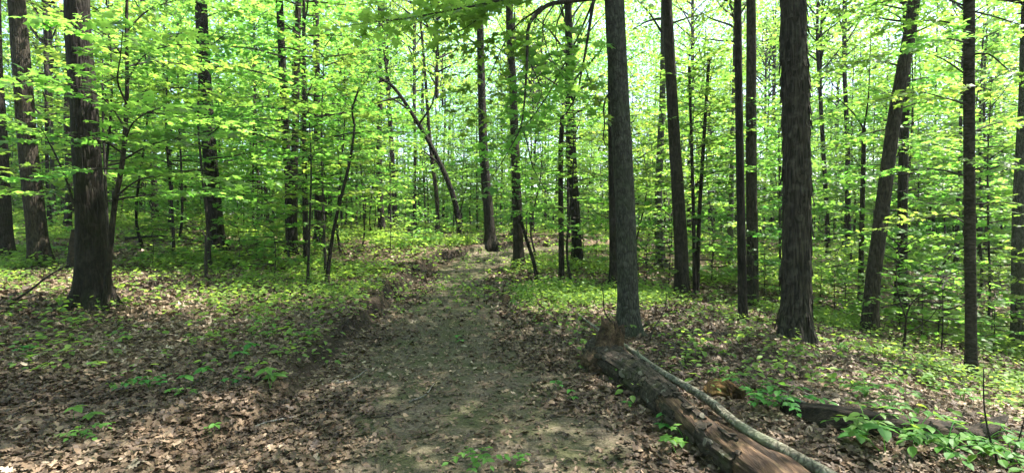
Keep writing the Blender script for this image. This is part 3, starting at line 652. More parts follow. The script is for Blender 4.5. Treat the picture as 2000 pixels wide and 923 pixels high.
# young broad-leaved trees whose layered crowns fill the middle height
MVAR = [(trunk_mesh('young_trunk', [(0, 0, 0), (.1, -.05, 2), (-.08, .1, 6), (0, 0, 2 + MID_H[i])], [.07, .06, .04, .01], [BARK_DARK, BARK_BROWN][i % 2], 70 + i, 10, .4, .3, .05)) for i in range(4)]
n = 0
for _ in range(4000):
    if n >= 66: break
    a = r.uniform(-1.0, 1.0); d = math.sqrt(r.uniform(15 ** 2, 46 ** 2)); x = a * d; y = d
    if abs(x - path_cx(y)) < 2.4 or open_sky(x, y) or not free(x, y, 2.2): continue
    px = proj((x, y, 2))[0]; i = int(r.integers(0, 4)); s = r.uniform(.85, 1.2)
    t = thing('young_tree', auto_label(['young tree', 'tall young tree', 'broad young tree', 'slim young tree'][i], px, d), 'young tree', (x, y, gz(x, y)), 'young trees with layered crowns')
    rz = r.uniform(0, 6.28); o = link('trunk', MVAR[i], t); o.rotation_euler.z = rz; o.scale = (s, s, s)
    c = link('crown', MIDC[i], t, (0, 0, 1.7 * s)); c.rotation_euler.z = rz; c.scale = (s, s, s)
    OCC.append((x, y)); n += 1
# leafy understory saplings
SVAR = []
for i in range(6):
    H = 1.4 + UNDER_H[i]; pts = [(0, 0, 0), (r.normal(0, .08), r.normal(0, .08), 1.0), (r.normal(0, .12), r.normal(0, .12), H * .6), (0, 0, H)]
    SVAR.append((trunk_mesh('sapling_trunk', pts, [.035, .03, .02, .006], [BARK_DARK, TWIG][i % 2], 60 + i, 9, .3, .3, .05), H))
fixed = [(-4.6, 11.5), (-6.5, 15), (1.6, 13.5), (3.2, 15.5), (6.2, 13.2), (10.5, 14.0), (13.0, 12.5), (12.0, 9.0), (9.5, 17), (-11, 14), (-13.5, 11), (-9.5, 12), (.9, 19.5), (7.2, 18.5), (-8, 19), (14.5, 16), (16, 12.5)]
n = 0
for q in range(4000):
    if n >= 128: break
    if q < len(fixed): x, y = fixed[q]; d = y
    else:
        a = r.uniform(-1.0, 1.0); d = math.sqrt(r.uniform(12 ** 2, 42 ** 2)); x = a * d; y = d
        if abs(x - path_cx(y)) < 2.4 or not free(x, y, 1.5) or (-265 < 1000 * x / y < -95 and y < 25): continue
    px = proj((x, y, 2))[0]
    i = int(r.integers(0, 6)); me, H = SVAR[i]
    s = r.uniform(.8, 1.35)
    kind = 'short leafy sapling' if H * s < 4.6 else 'leafy sapling' if H * s < 6 else 'tall leafy sapling'
    t = thing('sapling', auto_label(kind, px, d), 'sapling', (x, y, gz(x, y)), 'leafy understory saplings')
    rz = r.uniform(0, 6.28)
    o = link('trunk', me, t); o.rotation_euler.z = rz; o.scale = (s, s, s)
    c = link('crown', UNDER[i], t, (0, 0, 1.25 * s)); c.rotation_euler.z = rz; c.scale = (s, s, s)
    OCC.append((x, y)); n += 1
# low leafy shrubs
n = 0
SFIX = [(9.0, 11.2), (10.4, 11.0), (7.7, 12.2), (11.8, 10.2), (9.8, 12.9), (8.6, 10.2), (10.9, 9.2), (5.9, 13.2), (8.6, 13.2), (10.2, 12.2), (11.3, 14.2), (9.3, 15.4), (12.6, 13.4), (7.2, 14.6), (6.4, 16.4), (10.6, 16.2), (13.4, 15.6), (8.0, 17.2), (4.6, 15.0), (5.4, 18.2), (11.6, 11.2), (-9.5, 13.5), (-6.2, 17.2), (-4.4, 18.4), (-12, 14.5), (-7.6, 14.2), (2.4, 17.5), (3.2, 19.5)]
STEMV = trunk_mesh('shrub_stem', [(0, 0, 0), (.03, .02, .5), (0, 0, 1.0)], [.012, .009, .004], TWIG, 5, 6, .2, .2, .03)
for q in range(4000):
    if n >= 110: break
    a = r.uniform(-1.0, 1.0); d = math.sqrt(r.uniform(12 ** 2, 34 ** 2)); x = a * d; y = d
    if q < len(SFIX): x, y = SFIX[q]; d = y
    elif abs(x - path_cx(y)) < 2.2 or not free(x, y, .9): continue
    px = proj((x, y, .5))[0]; i = int(r.integers(0, 4)); s = r.uniform(.7, 1.2) * (1.3 if q < len(SFIX) else 1)
    t = thing('shrub', auto_label(['low', 'bushy', 'small', 'spreading'][i] + ' green shrub', px, d), 'shrub', (x, y, gz(x, y)), 'low green shrubs under the trees')
    rz = r.uniform(0, 6.28); o = link('stem', STEMV, t); o.scale = (s, s, s)
    c = link('crown', SHRUB[i], t); c.rotation_euler.z = rz; c.scale = (s, s, s)
    OCC.append((x, y)); n += 1

# ------------------------------------------------------------------ the far wood that reads as one mass
r = np.random.default_rng(5); G = Geo()
ncl = 3450; th = r.uniform(-1.05, 1.05, ncl); rad = np.sqrt(r.uniform(46 ** 2, 85 ** 2, ncl)); cz = r.uniform(0, 1, ncl) ** 1.05 * 31 + .3; cz[:800] = r.uniform(.2, 3.5, 800)
nb_ = 620; th = np.append(th, r.uniform(1.25, 2 * math.pi - 1.25, nb_)); rad = np.append(rad, np.sqrt(r.uniform(9 ** 2, 40 ** 2, nb_))); cz = np.append(cz, 1.5 + 20 * r.uniform(0, 1, nb_)); ncl += nb_
cx_, cy_ = np.sin(th) * rad, np.cos(th) * rad; cz = cz + height(cx_, cy_, False)
per = 230; idx = np.repeat(np.arange(ncl), per); NN = len(idx)
off = r.normal(0, 1, (NN, 3)) * np.array([1.5, 1.5, .45])
P = np.stack([cx_, cy_, cz], 1)[idx] + off
f = r.normal(0, 1, (NN, 3)) * (1, 1, .35); up = np.array([0, 0, 1.]) + r.normal(0, .5, (NN, 3))
leaves(G, SMALL, P, f, up, r.uniform(.17, .36, NN), 0, r.uniform(0, 1, NN))
for k in range(230):
    a, d = (r.uniform(-1.0, 1.0), r.uniform(46, 80)) if k < 150 else (r.uniform(1.3, 4.98), r.uniform(9, 40)); x, y = math.sin(a) * d, math.cos(a) * d; z = gz(x, y); q = r.normal(0, .03, 2); rr = r.uniform(.07, .22)
    tube(G, [(x, y, z - .3), (x + q[0] * 8, y + q[1] * 8, z + 8), (x + q[0] * 18, y + q[1] * 18, z + 18)], [rr, rr * .8, .04], 7, 1)
tag(link('woodland', G.mesh('woodland', [LEAFC, BARK_DARK])), 'far-off green wood closing the view behind the trees', 'woodland', kind='stuff')

# ------------------------------------------------------------------ dry leaves on the ground
def litter(r, n, y0, y1, tpl, smin, smax, onpath):
    y = np.sqrt(r.uniform(y0 ** 2, y1 ** 2, n)); x = r.uniform(-1.12, 1.12, n) * (y + .6)
    pd = path_d(x, y) + .55 * fbm(x * 1.3, y * 1.3, 61, 3)
    keep = (r.uniform(0, 1, n) < np.where(pd < 1.0, onpath + .5 * sstep(.55, 1.0, pd), 1)) & (noise2(x * 1.1, y * 1.1, 71) > -.47)
    e = scarp_x(y); keep &= ~((np.abs(x - e - .02 - .22 * noise2(y * 1.1, y * 0 + 3, 5)) < .15) & (r.uniform(0, 1, n) < .1 + .8 * sstep(4.2, 5.6, y)))
    x, y = x[keep], y[keep]; n = len(x); z = height(x, y)
    a = r.uniform(0, 6.28, n); f = np.stack([np.cos(a), np.sin(a), r.normal(0, .3, n)], 1); up = np.array([0, 0, 1.]) + r.normal(0, .32, (n, 3))
    s = r.uniform(smin, smax, n); lift = .012 + np.abs(r.normal(0, .016, n))
    P = np.stack([x, y, z + lift], 1) - f * (s * .5)[:, None]
    big = .45 * fbm(x * .7, y * .7, 81, 3)
    return tpl, P, f, up, s, np.clip(r.beta(1.6, 2.0, n) + big, 0, 1), r.normal(0, .55, (n, 3))
G = Geo(); r = np.random.default_rng(9)
for args in ((38000, 1.3, 7.5, OAK, .04, .11, .07), (26000, 1.3, 7.5, OVATE, .025, .08, .14), (52000, 7.5, 16, MAPLE_MID, .06, .13, .08), (22000, 16, 30, SMALL, .1, .2, .1), (30000, 1.3, 9, SMALL, .015, .05, .8)):
    tpl, P, f, up, s, t, c = litter(r, *args); leaves(G, tpl, P, f, up, s, 0, t, c)
tw_n = 1500; ty = np.sqrt(r.uniform(1.5 ** 2, 11 ** 2, tw_n)); tx = r.uniform(-1.1, 1.1, tw_n) * ty
for x, y in zip(tx, ty):
    a = r.uniform(0, 6.28); L = r.uniform(.05, .3); d = np.array([math.cos(a), math.sin(a), 0]) * L; b = np.array([x, y, gz(x, y) + .02]); e = b + d; e[2] = gz(e[0], e[1]) + .03
    m_ = (b + e) / 2 + r.normal(0, .012, 3); rr = r.uniform(.0015, .004)
    tube(G, [b, m_, e], [rr, rr * .9, rr * .5], 4, 0, None, False, False, r.uniform(0, .8))
tag(link('leaf_litter', G.mesh('leaf_litter', [LITTER])), 'dry brown oak and maple leaves strewn over the forest floor', 'fallen leaves', kind='stuff')

# ------------------------------------------------------------------ green cover under the trees
def cover(n, y0, y1, tpl, ls, hs):
    y = np.sqrt(r.uniform(y0 ** 2, y1 ** 2, n)); x = r.uniform(-1.1, 1.1, n) * y
    pd = path_d(x, y)
    dens = sstep(8.5, 15, y) * .85 + .25 * sstep(6, 9, y)
    rt = sstep(.5, .68, x / y); dens = np.maximum(dens, rt * sstep(4.5, 8, y)); dens = np.maximum(dens, 1.1 * sstep(.0, .12, x / y) * sstep(9.0, 11, y))
    dens = dens * (.08 + 1.2 * sstep(-.1, .25, fbm(x * .42, y * .42, 91, 4))) * sstep(1.15, 1.7, pd) * (np.abs(x - scarp_x(y) - .02) > .2)
    dens = np.maximum(dens, .10 * sstep(4, 6, y) * sstep(1.2, 1.6, pd)); dens = np.maximum(dens, .05 * (y > 9))
    k = r.uniform(0, 1, n) < dens; x, y = x[k], y[k]; n = len(x); z = height(x, y)
    h = r.uniform(.06, 1, n) ** 1.5 * hs; per = 6; idx = np.repeat(np.arange(n), per); a = r.uniform(0, 6.28, len(idx))
    f = np.stack([np.cos(a), np.sin(a), r.normal(-.1, .2, len(idx))], 1); up = np.array([0, 0, 1.]) + r.normal(0, .3, (len(idx), 3))
    P = np.stack([x, y, z + h], 1)[idx] + f * r.uniform(.02, .14, len(idx))[:, None]; P[:, 2] -= r.uniform(0, .35, len(idx)) * h[idx]
    leaves(G, tpl, P, f, up, ls * r.uniform(.5, 1.2, len(idx)), 0, r.uniform(0, 1, len(idx)))
    b = np.stack([x, y, z - .02], 1); V = np.stack([b + (.003, 0, 0), b - (.003, 0, 0), b + np.stack([0 * h, 0 * h, h + .02], 1)], 1).reshape(-1, 3)
    G.add(V, np.arange(3 * n).reshape(-1, 3), 1)
G = Geo()
cover(24000, 3.5, 13, OVATE, .085, .26)
cover(38000, 12, 24, SMALL, .11, .42)
cover(20000, 22, 46, SMALL, .17, .6)
tag(link('ground_cover', G.mesh('ground_cover', [COVER, TWIG])), 'low green seedlings and herbs covering the forest floor', 'ground cover', kind='stuff')

# ------------------------------------------------------------------ single seedlings near the camera
def plant_meshes(seed, kind):
    r = np.random.default_rng(seed); G = Geo(); T = Geo()
    if kind == 'compound':
        for k in range(int(r.integers(5, 8))):
            a = k * 2.4 + r.normal(0, .3); h = r.uniform(.10, .26); L = r.uniform(.22, .36)
            c, s = math.cos(a), math.sin(a)
            P = np.array([(0, 0, 0), (c * .04, s * .04, h * .7), (c * (.04 + L * .4), s * (.04 + L * .4), h), (c * (.04 + L), s * (.04 + L), h * .82)])
            Q, _ = resample(P, .05); tube(T, Q, np.linspace(.004, .0015, len(Q)), 5, 0)
            m = 7; ts = np.array([.45, .45, .64, .64, .83, .83, 1.0]); sg = np.array([1, -1, 1, -1, 1, -1, 0])
            B = Q[np.clip((ts * (len(Q) - 1)).astype(int), 0, len(Q) - 1)]
            f = np.stack([c * .6 - s * sg * .9, s * .6 + c * sg * .9, np.full(m, -.15) + r.normal(0, .1, m)], 1)
            leaves(G, OVATE, B, f, np.array([0, 0, 1.]) + r.normal(0, .2, (m, 3)), r.uniform(.06, .095, m), 0, r.uniform(0, 1, m))
    elif kind == 'trio':
        for k in range(int(r.integers(2, 4))):
            a = r.uniform(0, 6.28); h = r.uniform(.08, .22); o = np.array([math.cos(a), math.sin(a), 0]) * r.uniform(.02, .16)
            Q, _ = resample([(0, 0, 0), o * .5 + (0, 0, h * .6), o + (0, 0, h)], .04); tube(T, Q, np.linspace(.0035, .0015, len(Q)), 5, 0)
            m = int(r.integers(3, 6)); b = r.uniform(0, 6.28) + np.arange(m) * 6.28 / m
            f = np.stack([np.cos(b), np.sin(b), r.normal(-.15, .12, m)], 1)
            leaves(G, OVATE, np.repeat(Q[-1:], m, 0), f, np.array([0, 0, 1.]) + r.normal(0, .2, (m, 3)), r.uniform(.07, .13, m), 0, r.uniform(0, 1, m))
    else:
        m = 0
        for k in range(int(r.integers(2, 5))):
            a = r.uniform(0, 6.28); h = r.uniform(.07, .2); o = np.array([math.cos(a), math.sin(a), 0]) * r.uniform(.02, .15)
            Q, _ = resample([(0, 0, 0), o * .4 + (0, 0, h * .6), o + (0, 0, h)], .04); tube(T, Q, np.linspace(.003, .0012, len(Q)), 5, 0)
            m = int(r.integers(2, 5)); b = r.uniform(0, 6.28) + np.arange(m) * 3.14
            f = np.stack([np.cos(b), np.sin(b), r.normal(-.2, .1, m)], 1)
            leaves(G, MAPLE, np.repeat(Q[-1:], m, 0) - (0, 0, .0) + f * .02, f, np.array([0, 0, 1.]) + r.normal(0, .15, (m, 3)), r.uniform(.06, .10, m), 0, r.uniform(0, 1, m))
    return G.mesh('seedling_foliage', [HERB]), T.mesh('seedling_stem', [HERB])
PV = {k: [plant_meshes(400 + i * 10 + j, k) for i in range(3)] for j, k in enumerate(('compound', 'trio', 'maple'))}
DESC = {'compound': 'seedling with long rows of leaflets', 'trio': 'seedling with whorled oval leaves', 'maple': 'maple seedling'}
PLANTS = [  # px, py of the foot, kind, scale, label
 (598, 672, 'maple', 1.15, 'bright maple seedling on the lip of the bank beside the path'),
 (522, 665, 'trio', 1.0, 'oval-leaved seedling just left of the bright maple seedling on the bank'),
 (470, 700, 'trio', 1.15, 'drooping oval-leaved seedling on the left bank, its pale leaf hanging forward'),
 (528, 768, 'trio', 1.25, 'dark green clump overhanging the dark hollow in the bank'),
 (462, 752, 'maple', .8, 'single-leaved seedling left of the clump that overhangs the hollow'),
 (385, 748, 'trio', 1.1, 'leafy seedling in the middle of the left-hand leaf litter'),
 (292, 765, 'compound', .75, 'spreading seedling with leaflets flat over the left-hand litter'),
 (355, 775, 'maple', .8, 'low maple seedling between two larger seedlings on the left litter'),
 (418, 845, 'trio', .7, 'small bright seedling near the lower left, in front of a pale stick'),
 (142, 835, 'trio', .9, 'faint low seedling in the lower left corner litter'),
 (160, 865, 'compound', .6, 'feathery low seedling in the lower left corner litter'),
 (180, 728, 'maple', .8, 'small seedling in front of the thick left trunk'),
 (60, 700, 'maple', .9, 'small seedling near the left edge below the thick trunk'),
 (245, 672, 'trio', .8, 'oval-leaved seedling just in front of the flared roots'),
 (510, 640, 'compound', .6, 'leaflet-rowed seedling on the far bank behind the maple seedling'),
 (890, 670, 'trio', .7, 'tiny seedling alone on the bare path'),
 (930, 925, 'compound', .75, 'seedling sprouting on the path at the bottom of the view'),
 (1090, 765, 'maple', .9, 'maple seedling on the right edge of the path, left of the log'),
 (1110, 780, 'trio', .6, 'tiny seedling beside the maple seedling left of the log'),
 (1216, 748, 'trio', .95, 'bright seedling against the bark near the log\'s broken end'),
 (1230, 800, 'maple', .6, 'small star-leaved seedling in the litter left of the log'),
 (1290, 835, 'trio', .75, 'two-leaved seedling touching the left side of the log'),
 (1338, 872, 'maple', 1.1, 'yellow-green seedling hanging over the log\'s left flank'),
 (1325, 900, 'trio', .8, 'seedling at the foot of the log near the bottom edge'),
 (1012, 920, 'maple', .6, 'little seedling on the right half of the path at the bottom'),
 (1420, 742, 'compound', .8, 'leaflet-rowed seedling behind the orange chunk of wood'),
 (1478, 800, 'compound', 1.15, 'large seedling right of the pale pole, its leaflets over the litter'),
 (1535, 810, 'compound', 1.0, 'leaflet-rowed seedling at the left end of the dark log'),
 (1560, 690, 'trio', .8, 'seedling at the roots of the shaggy trunk'),
 (1640, 690, 'compound', .9, 'leaflet-rowed seedling right of the shaggy trunk\'s roots'),
 (1690, 780, 'compound', 1.15, 'tall seedling arching over the middle of the dark log'),
 (1740, 805, 'compound', 1.0, 'seedling leaning across the top of the dark log'),
 (1690, 868, 'compound', 1.1, 'broad seedling in front of the left half of the dark log'),
 (1730, 895, 'trio', 1.4, 'large-leaved seedling below the dark log'),
 (1790, 880, 'compound', 1.2, 'bushy seedling in front of the dark log\'s middle'),
 (1850, 905, 'compound', 1.2, 'bushy seedling left of the bare upright twigs'),
 (1920, 900, 'compound', 1.1, 'seedling around the foot of the bare upright twigs'),
 (1975, 915, 'compound', 1.2, 'seedling in the lower right corner'),
 (1880, 790, 'compound', 1.0, 'seedling behind the splintered end of the dark log'),
 (1820, 760, 'trio', 1.1, 'oval-leaved seedling on the slope below the ringed trunk'),
 (1760, 730, 'compound', .9, 'seedling on the slope left of the ringed trunk'),
 (1340, 700, 'maple', .8, 'seedling between the bleached twigs and the shaggy trunk'),
 (1000, 600, 'trio', .9, 'seedling behind the small rotten stump by the path'),
 (1060, 640, 'maple', .7, 'seedling in the litter right of the path, before the grey trunk'),
]
for i, (px, py, kind, s, lab) in enumerate(PLANTS):
    p = hit(px, py); p[2] = gz(p[0], p[1]); fo, stm = PV[kind][i % 3]
    t = thing('seedling', lab, 'seedling', p, 'green seedlings in the leaf litter')
    s *= .85
    for nm, me in (('foliage', fo), ('stem', stm)):
        o = link(nm, me, t); o.rotation_euler.z = i * 1.9; o.scale = (s, s, s)

# ------------------------------------------------------------------ fallen wood
r = np.random.default_rng(77)
def on_ground(pp, lift):
    out = []
    for px, py in pp:
        p = hit(px, py); out.append((p[0], p[1], p[2] + lift))
    return np.array(out)
# the big rotten log
b0 = hit(1185, 722)
ax_px = [(1165, 715), (1195, 728), (1250, 765), (1305, 815), (1370, 872), (1450, 935)]
A = on_ground(ax_px, .12); A = np.vstack([A, A[-1] + (A[-1] - A[-2]) * 1.6]); A[-1, 2] = gz(*A[-1, :2]) + .12
org = np.array([b0[0], b0[1], b0[2]])
logt = thing('fallen_log', 'big rotting log with bark patches and a broken stub, lying beside the path', 'log', org)
Q, par = resample(A - org, .035)
lr = np.interp(par, [0, .12, .3, .6, 1], [.20, .155, .135, .115, .10])
def log_r(seed, amp, off=0):
    def f(rr, th, s):
        x = np.cos(th) * 2.2; y = np.sin(th) * 2.2
        return rr * (1 + amp * fbm(x + 5 + s * .9, y + s * 1.7, seed, 3) + amp * .8 * noise2(x * 4.5, y * 4.5 + s * .35, seed + 9)) + off
    return f
G = Geo(); tube(G, Q, lr, 44, 0, log_r(3, .22)); link('wood_core', G.mesh('log_wood', [ROT]), logt)
# bark: a broken shell over the far two thirds, thick, with ragged edges
G = Geo(); V = tube(Geo(), Q, lr, 44, 0, log_r(3, .22)); n, sg = V.shape[:2]
C = Q[:, None]; out = (V - C) / np.linalg.norm(V - C, axis=2)[..., None]
thk = .016 + .012 * fbm(np.arange(n)[:, None] * .21 + 0 * V[..., 0], np.arange(sg)[None] * .5 + 0 * V[..., 0], 7, 2)
O = V + out * thk[..., None]; I = V - out * .01
ss = par[:, None] + 0 * V[..., 0]; thg = np.arange(sg)[None] / sg + 0 * ss
upn = out[..., 2]; rightness = out[..., 0]
mask = (ss < .52 + .5 * fbm(ss * 14, thg * 9, 11, 3) - .16 * (rightness > .1) * (ss > .25)) & (fbm(ss * 30, thg * 12, 15, 3) > -.42)
mask |= (rightness < .1) & (ss < .8) & (fbm(ss * 22, thg * 9, 19, 3) > -.12)
mk = mask[:-1, :] & mask[1:, :]
ids = lambda a, b: a * sg + (b % sg)
Fo = []
for a in range(n - 1):
    for b in range(sg):
        if not mk[a, b]: continue
        o_ = 0; q = [ids(a, b), ids(a, b + 1), ids(a + 1, b + 1), ids(a + 1, b)]; Fo.append(q)
        for (na, nb, e) in ((a, b - 1, (3, 0)), (a, b + 1, (1, 2)), (a - 1, b, (0, 1)), (a + 1, b, (2, 3))):
            if na < 0 or na >= n - 1 or not mk[na, nb % sg]:
                i0, i1 = q[e[0]], q[e[1]]; Fo.append([i1, i0, i0 + n * sg, i1 + n * sg])
G.add(np.vstack([O.reshape(-1, 3), I.reshape(-1, 3)]), Fo, 0)
for _ in range(260):            # cracked plates and papery flakes standing off the bark
    a = int(r.integers(2, n - 3)); b = int(r.integers(0, sg))
    if not mask[a, b] or out[a, b, 2] < -.3: continue
    nrm = out[a, b]; ta = Q[min(a + 1, n - 1)] - Q[a - 1]; ta /= np.linalg.norm(ta); tb = np.cross(nrm, ta); k_ = 7; sz = r.uniform(.015, .05)
    an = np.arange(k_) * 6.283 / k_ + r.uniform(0, .5, k_); rr_ = sz * r.uniform(.5, 1.2, k_); hh = r.uniform(.002, .014); tl_ = r.normal(0, .25, 2)
    ring = O[a, b] + np.cos(an)[:, None] * rr_[:, None] * ta * 1.5 + np.sin(an)[:, None] * rr_[:, None] * tb + nrm * (hh + tl_[0] * rr_ * np.cos(an))[:, None]
    VV_ = np.vstack([ring, ring - nrm * .012, [ring.mean(0) + nrm * .004]]); kx = np.arange(k_); ky = (kx + 1) % k_; tt = 1.0 if r.uniform() < .12 else r.uniform(.3, .6)
    G.add(VV_, np.stack([kx, ky, np.full(k_, 2 * k_)], 1), 0, np.full(k_, tt)); G.add(VV_, np.stack([ky, kx, kx + k_, ky + k_], 1), 0, np.full(k_, tt))
link('bark', G.mesh('log_bark', [LOGBARK]), logt)
# the stub: hollow broken limb standing up near the far end
sb = Q[int(.06 * len(Q))] + (0.03, .02, .06); G = Geo()
P, pr = resample([sb - (0, 0, .16), sb + (.0, 0, .05), sb + (.02, -.01, .16), sb + (.045, -.02, .27)], .02)
def stub_r(rr, th, s): return rr * (1 + .35 * fbm(np.cos(th) * 2 + 3, np.sin(th) * 2 + s * 1.2, 23, 3) + .12 * np.sin(7 * th + s * 5) + .06 * np.sin(17 * th))
VV = tube(G, P, np.interp(pr, [0, .35, .7, 1], [.27, .19, .135, .115]), 44, 0, stub_r, cap=False)
top = VV[-1]; c = top.mean(0); jag = top + np.array([0, 0, 1.]) * (.11 * (fbm(np.arange(44) * .9, np.zeros(44), 29, 3) + .6))[:, None]
inn = c + (jag - c) * .72; low = c + (jag - c) * .5 - (0, 0, .09)
k = np.arange(44); kk = (k + 1) % 44; allv = np.vstack([top, jag, inn, low, [c - (0, 0, .1)]])
F = [np.stack([k + o, kk + o, kk + o + 44, k + o + 44], 1) for o in (0, 44, 88)]
G.add(allv, np.vstack(F), 0); G.add(allv, np.stack([k + 132, kk + 132, np.full(44, 176)], 1), 0)
link('broken_stub', G.mesh('broken_stub', [ROT]), logt)
# flared torn root end at the far tip
G = Geo()
for k, (dx, dy, dz, L) in enumerate([(-.9, .1, -.2, .26), (-.75, -.5, .1, .27), (-.5, .6, .2, .24), (-.8, -.2, .35, .2), (-.35, -.8, -.2, .24), (-.6, -.7, -.25, .26)]):
    s0 = Q[5]; d = np.array([dx, dy, dz]); d /= np.linalg.norm(d); P, pr = resample([s0, s0 + d * L * .6, s0 + d * L + (0, 0, -.03)], .02)
    tube(G, P, np.interp(pr, [0, .6, 1], [.165, .12, .045]), 22, 0, log_r(40 + k, .5))
link('torn_root', G.mesh('torn_root', [ROT]), logt)

def simple_log(name, label, cat, P, rad, m, seed=3, segs=20, amp=.25, step=.05, jag=True, group=None, stubs=()):
    P = np.asarray(P, float); t0 = P[0] * (1, 1, 1); o = thing(name, label, cat, t0, group) if False else None
    Q, pr = resample(P - t0, step); G = Geo()
    rr = np.interp(pr, np.linspace(0, 1, len(rad)), rad)
    V = tube(G, Q, rr, segs, 0, log_r(seed, amp))
    for k, (f, L) in enumerate(stubs):
        i = int(f * (len(Q) - 1)); d = np.array([math.cos(k * 2.1 + .4), .5, .4 + .5 * math.sin(k * 1.7)]); d /= np.linalg.norm(d)
        tube(G, [Q[i], Q[i] + d * (rr[i] + L * .5), Q[i] + d * (rr[i] + L) + (0, 0, .02)], [rr[i] * .55, rr[i] * .3, rr[i] * .16], 8, 0)
    ob = link(name, G.mesh(name, [m]), None, [float(v) for v in t0]); return tag(ob, label, cat, group)
# second, split log under the pole
simple_log('split_log', 'split brown log lying beside the big log, under the pale pole', 'log', on_ground([(1400, 840), (1455, 880), (1520, 925), (1600, 985)], .03), [.05, .085, .10, .09], ROT, 8)
simple_log('rotten_chunk', 'orange rotten chunk of wood behind the pale pole', 'wood chunk', on_ground([(1378, 785), (1395, 780), (1432, 778), (1452, 785)], .07), [.03, .085, .075, .03], ROT_ORANGE, 12, 28, amp=.7, step=.02)
simple_log('fallen_log', 'low blackened rotten log lying on the right slope among seedlings', 'log', on_ground([(1530, 805), (1600, 825), (1680, 845), (1780, 862), (1870, 872), (1925, 860)], .055), [.05, .095, .105, .10, .085, .04], ROT_DARK, 14, 28, amp=.5, step=.03)
simple_log('splintered_snag', 'black splintered snag at the right end of the low rotten log', 'snag', on_ground([(1890, 875), (1925, 868), (1965, 855)], .08) + np.array([(0, 0, 0), (0, 0, .03), (0, 0, .1)]), [.07, .06, .015], ROT_DARK, 17, amp=.5)
simple_log('dead_branch', 'grey weathered branch piece just beyond the left end of the dark log', 'branch', on_ground([(1520, 790), (1550, 800), (1590, 812)], .05), [.035, .05, .03], DEADTWIG, 19)
# the pale pole
zp = [.30, .34, .42, .36, .28, .16, .08, .06]
pp = [(1128, 612), (1165, 640), (1222, 678), (1290, 722), (1370, 776), (1450, 832), (1540, 884), (1660, 950)]
dp = [8.4, 7.3, 5.95, 5.0, 4.35, 3.8, 3.35, 2.95]
PP = []
for (px, py), d in zip(pp, dp):
    PP.append(pt(px, py, d))
PP = np.array(PP); PP[:, 2] = np.maximum(PP[:, 2], height(PP[:, 0], PP[:, 1]) + .06); PP[2:6, 0] += (.02, -.02, .025, -.015)
simple_log('fallen_pole', 'long pale slender trunk lying across the big rotten log', 'fallen trunk', PP, [.012, .016, .022, .027, .030, .034, .037, .04], POLE_BARK, 21, 18, .16, .04, stubs=[(.22, .16), (.36, .10), (.52, .07), (.68, .13), (.8, .05)])
# twigs and sticks
def stick(label, P, r0, m=DEADTWIG, name='dead_twig', forks=(), group='dead twigs and sticks'):
    P = np.asarray(P, float); t0 = P[0]; G = Geo(); Q, pr = resample(P - t0, .05)
    tube(G, Q, np.interp(pr, [0, 1], [r0, r0 * .35]), 7, 0)
    for f in forks:
        Q, pr = resample(np.asarray(f, float) - t0, .05); tube(G, Q, np.interp(pr, [0, 1], [r0 * .6, r0 * .2]), 6, 0)
    return tag(link(name, G.mesh(name, [m]), None, [float(v) for v in t0]), label, 'twig' if name == 'dead_twig' else 'stick', group)
def px_line(pp, d0, d1=None):
    d1 = d1 if d1 is not None else d0; n = len(pp); return [pt(*p, d0 + (d1 - d0) * i / max(1, n - 1)) for i, p in enumerate(pp)]
d = hit(1270, 672)[1]
stick('thin dark dead stem standing right of the smooth grey trunk', px_line([(1270, 672), (1272, 650), (1290, 620), (1301, 590), (1300, 562)], d), .011, TWIG)
d = hit(1200, 640)[1] * .93
stick('dark hooked twig standing behind the log\'s broken stub', px_line([(1196, 632), (1184, 615), (1179, 600), (1179, 580), (1175, 560)], d), .012, TWIG, forks=[px_line([(1184, 615), (1190, 622), (1195, 612)], d)])
d = hit(1330, 735)[1]
stick('bleached forked twig rising beside the pale pole', px_line([(1338, 735), (1328, 705), (1320, 690), (1316, 668)], d, d + .1), .007, DEADTWIG, forks=[px_line([(1318, 672), (1304, 668), (1302, 690), (1297, 712)], d + .1, d)])
d = hit(1945, 915)[1]
stick('bare dark twig upright in the lower right, the left of two', px_line([(1952, 930), (1945, 890), (1932, 850), (1922, 790), (1921, 720)], d), .009, TWIG)
stick('bare dark twig leaning right in the lower right corner', px_line([(1962, 945), (1975, 900), (1992, 850), (2005, 800)], d), .008, TWIG)
stick('pale stick lying on the litter near the lower left', on_ground([(498, 842), (530, 832), (582, 820)], .035), .012, DEADTWIG, 'stick')
stick('thin pale stick along the left edge of the path', on_ground([(655, 755), (690, 745), (715, 728)], .03), .009, DEADTWIG, 'stick')
stick('thin stick lying on the bare path', on_ground([(800, 790), (830, 775), (848, 752)], .02), .010, DEADTWIG, 'stick')
stick('slender stick in the litter below the dark hollow', on_ground([(720, 820), (760, 815), (815, 795)], .02), .007, TWIG, 'stick')
stick('pale stick in the litter left of the smooth grey trunk', on_ground([(1085, 640), (1120, 652), (1165, 655)], .04), .010, DEADTWIG, 'stick')
stick('dark stick lying right of the path behind the rotten log', on_ground([(1030, 612), (1070, 618), (1120, 620)], .03), .014, TWIG, 'stick')
stick('thin pale twig bent over the dark log', px_line([(1570, 765), (1600, 780), (1625, 805), (1645, 832)], 4.6, 4.2), .005, DEADTWIG)
d1 = hit(22, 592)
stick('dark dead branch propped against the thick left trunk', px_line([(20, 592), (60, 565), (100, 535), (145, 512)], d1[1], Y1 - .1), .022, TWIG, 'dead_branch', group='dead twigs and sticks')
d1 = hit(330, 500)[1]
stick('long fallen limb lying behind the thick left trunk', [p + np.array([0, 0, .0]) for p in px_line([(245, 466), (300, 461), (350, 464), (400, 474)], 16.5, 17)], .05, BARK_DARK, 'fallen_limb', group='dead twigs and sticks')
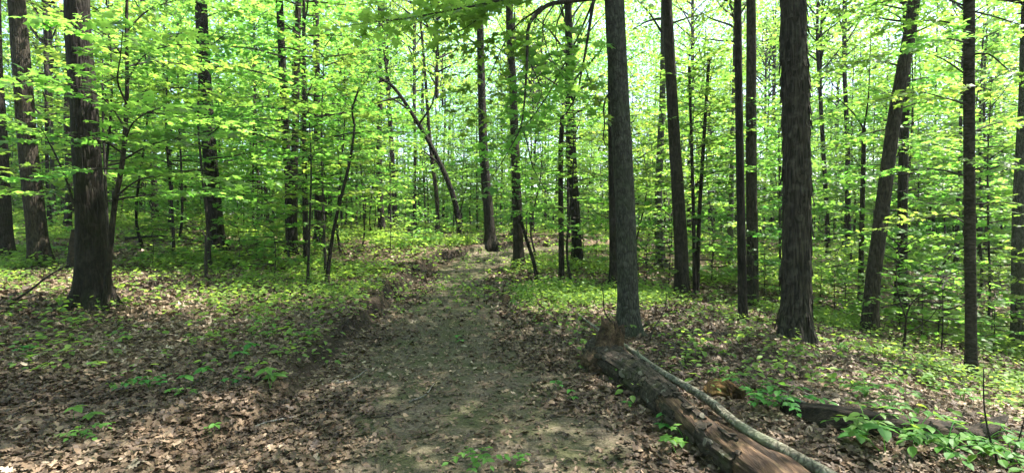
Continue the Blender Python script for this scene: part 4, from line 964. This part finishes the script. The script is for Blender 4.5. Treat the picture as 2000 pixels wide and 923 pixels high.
# bare forked shrub right of the stout leaning trunk
d = hit(1766, 690)[1]
stick('small bare branching shrub below the upright brown trunk', px_line([(1765, 688), (1768, 650), (1772, 610), (1790, 582), (1830, 568)], d, d - .4), .022, BARK_BROWN, 'bare_shrub', forks=[px_line([(1768, 650), (1790, 640), (1815, 622), (1832, 600)], d, d - .3), px_line([(1770, 625), (1752, 560), (1750, 480)], d, d + .2)])
# small stump and rotten bits
p = hit(990, 592); G = Geo(); P, pr = resample([(0, 0, -.06), (0, 0, .1), (.03, 0, .17)], .02)
tube(G, P, np.interp(pr, [0, .5, 1], [.15, .11, .05]), 20, 0, log_r(51, .6))
tag(link('stump', G.mesh('stump', [ROT]), None, [float(v) for v in p]), 'small rotten stump at the right edge of the path', 'stump')
p = hit(147, 518, 80); G = Geo(); x, y = (145 - 1000) / 1000 * 12.2, 12.2; P, pr = resample([(0, 0, -.1), (.02, 0, .5), (.05, 0, .95)], .05)
tube(G, P, np.interp(pr, [0, .3, 1], [.2, .15, .09]), 20, 0, log_r(53, .5))
tag(link('stump', G.mesh('snag', [ROT_DARK]), None, (x, y, gz(x, y))), 'rough dark snag behind the left side of the thick left trunk', 'stump')

# ------------------------------------------------------------------ thin haze volume added to lift the dark distance
HZ = 0.0005
m = bpy.data.materials.new('shade_lifting_haze'); m.use_nodes = True; t = m.node_tree; t.nodes.clear(); out = t.nodes.new('ShaderNodeOutputMaterial')
v = N(t, 'ShaderNodeVolumePrincipled', {'Color': (.93, .97, .93, 1), 'Density': HZ, 'Anisotropy': .2}); t.links.new(v.outputs[0], out.inputs['Volume'])
G = Geo(); x0, x1, z0, z1 = -440., 440., float(GZ.min()) - 1.0, 34.0
G.add([(x, y, z) for z in (z0, z1) for y in (x0, x1) for x in (x0, x1)], [(0, 2, 3, 1), (4, 5, 7, 6), (0, 1, 5, 4), (1, 3, 7, 5), (3, 2, 6, 7), (2, 0, 4, 6)])
tag(link('haze', G.mesh('haze', [m])), 'thin haze added to lighten the dark distance between the trees', 'haze', kind='stuff')
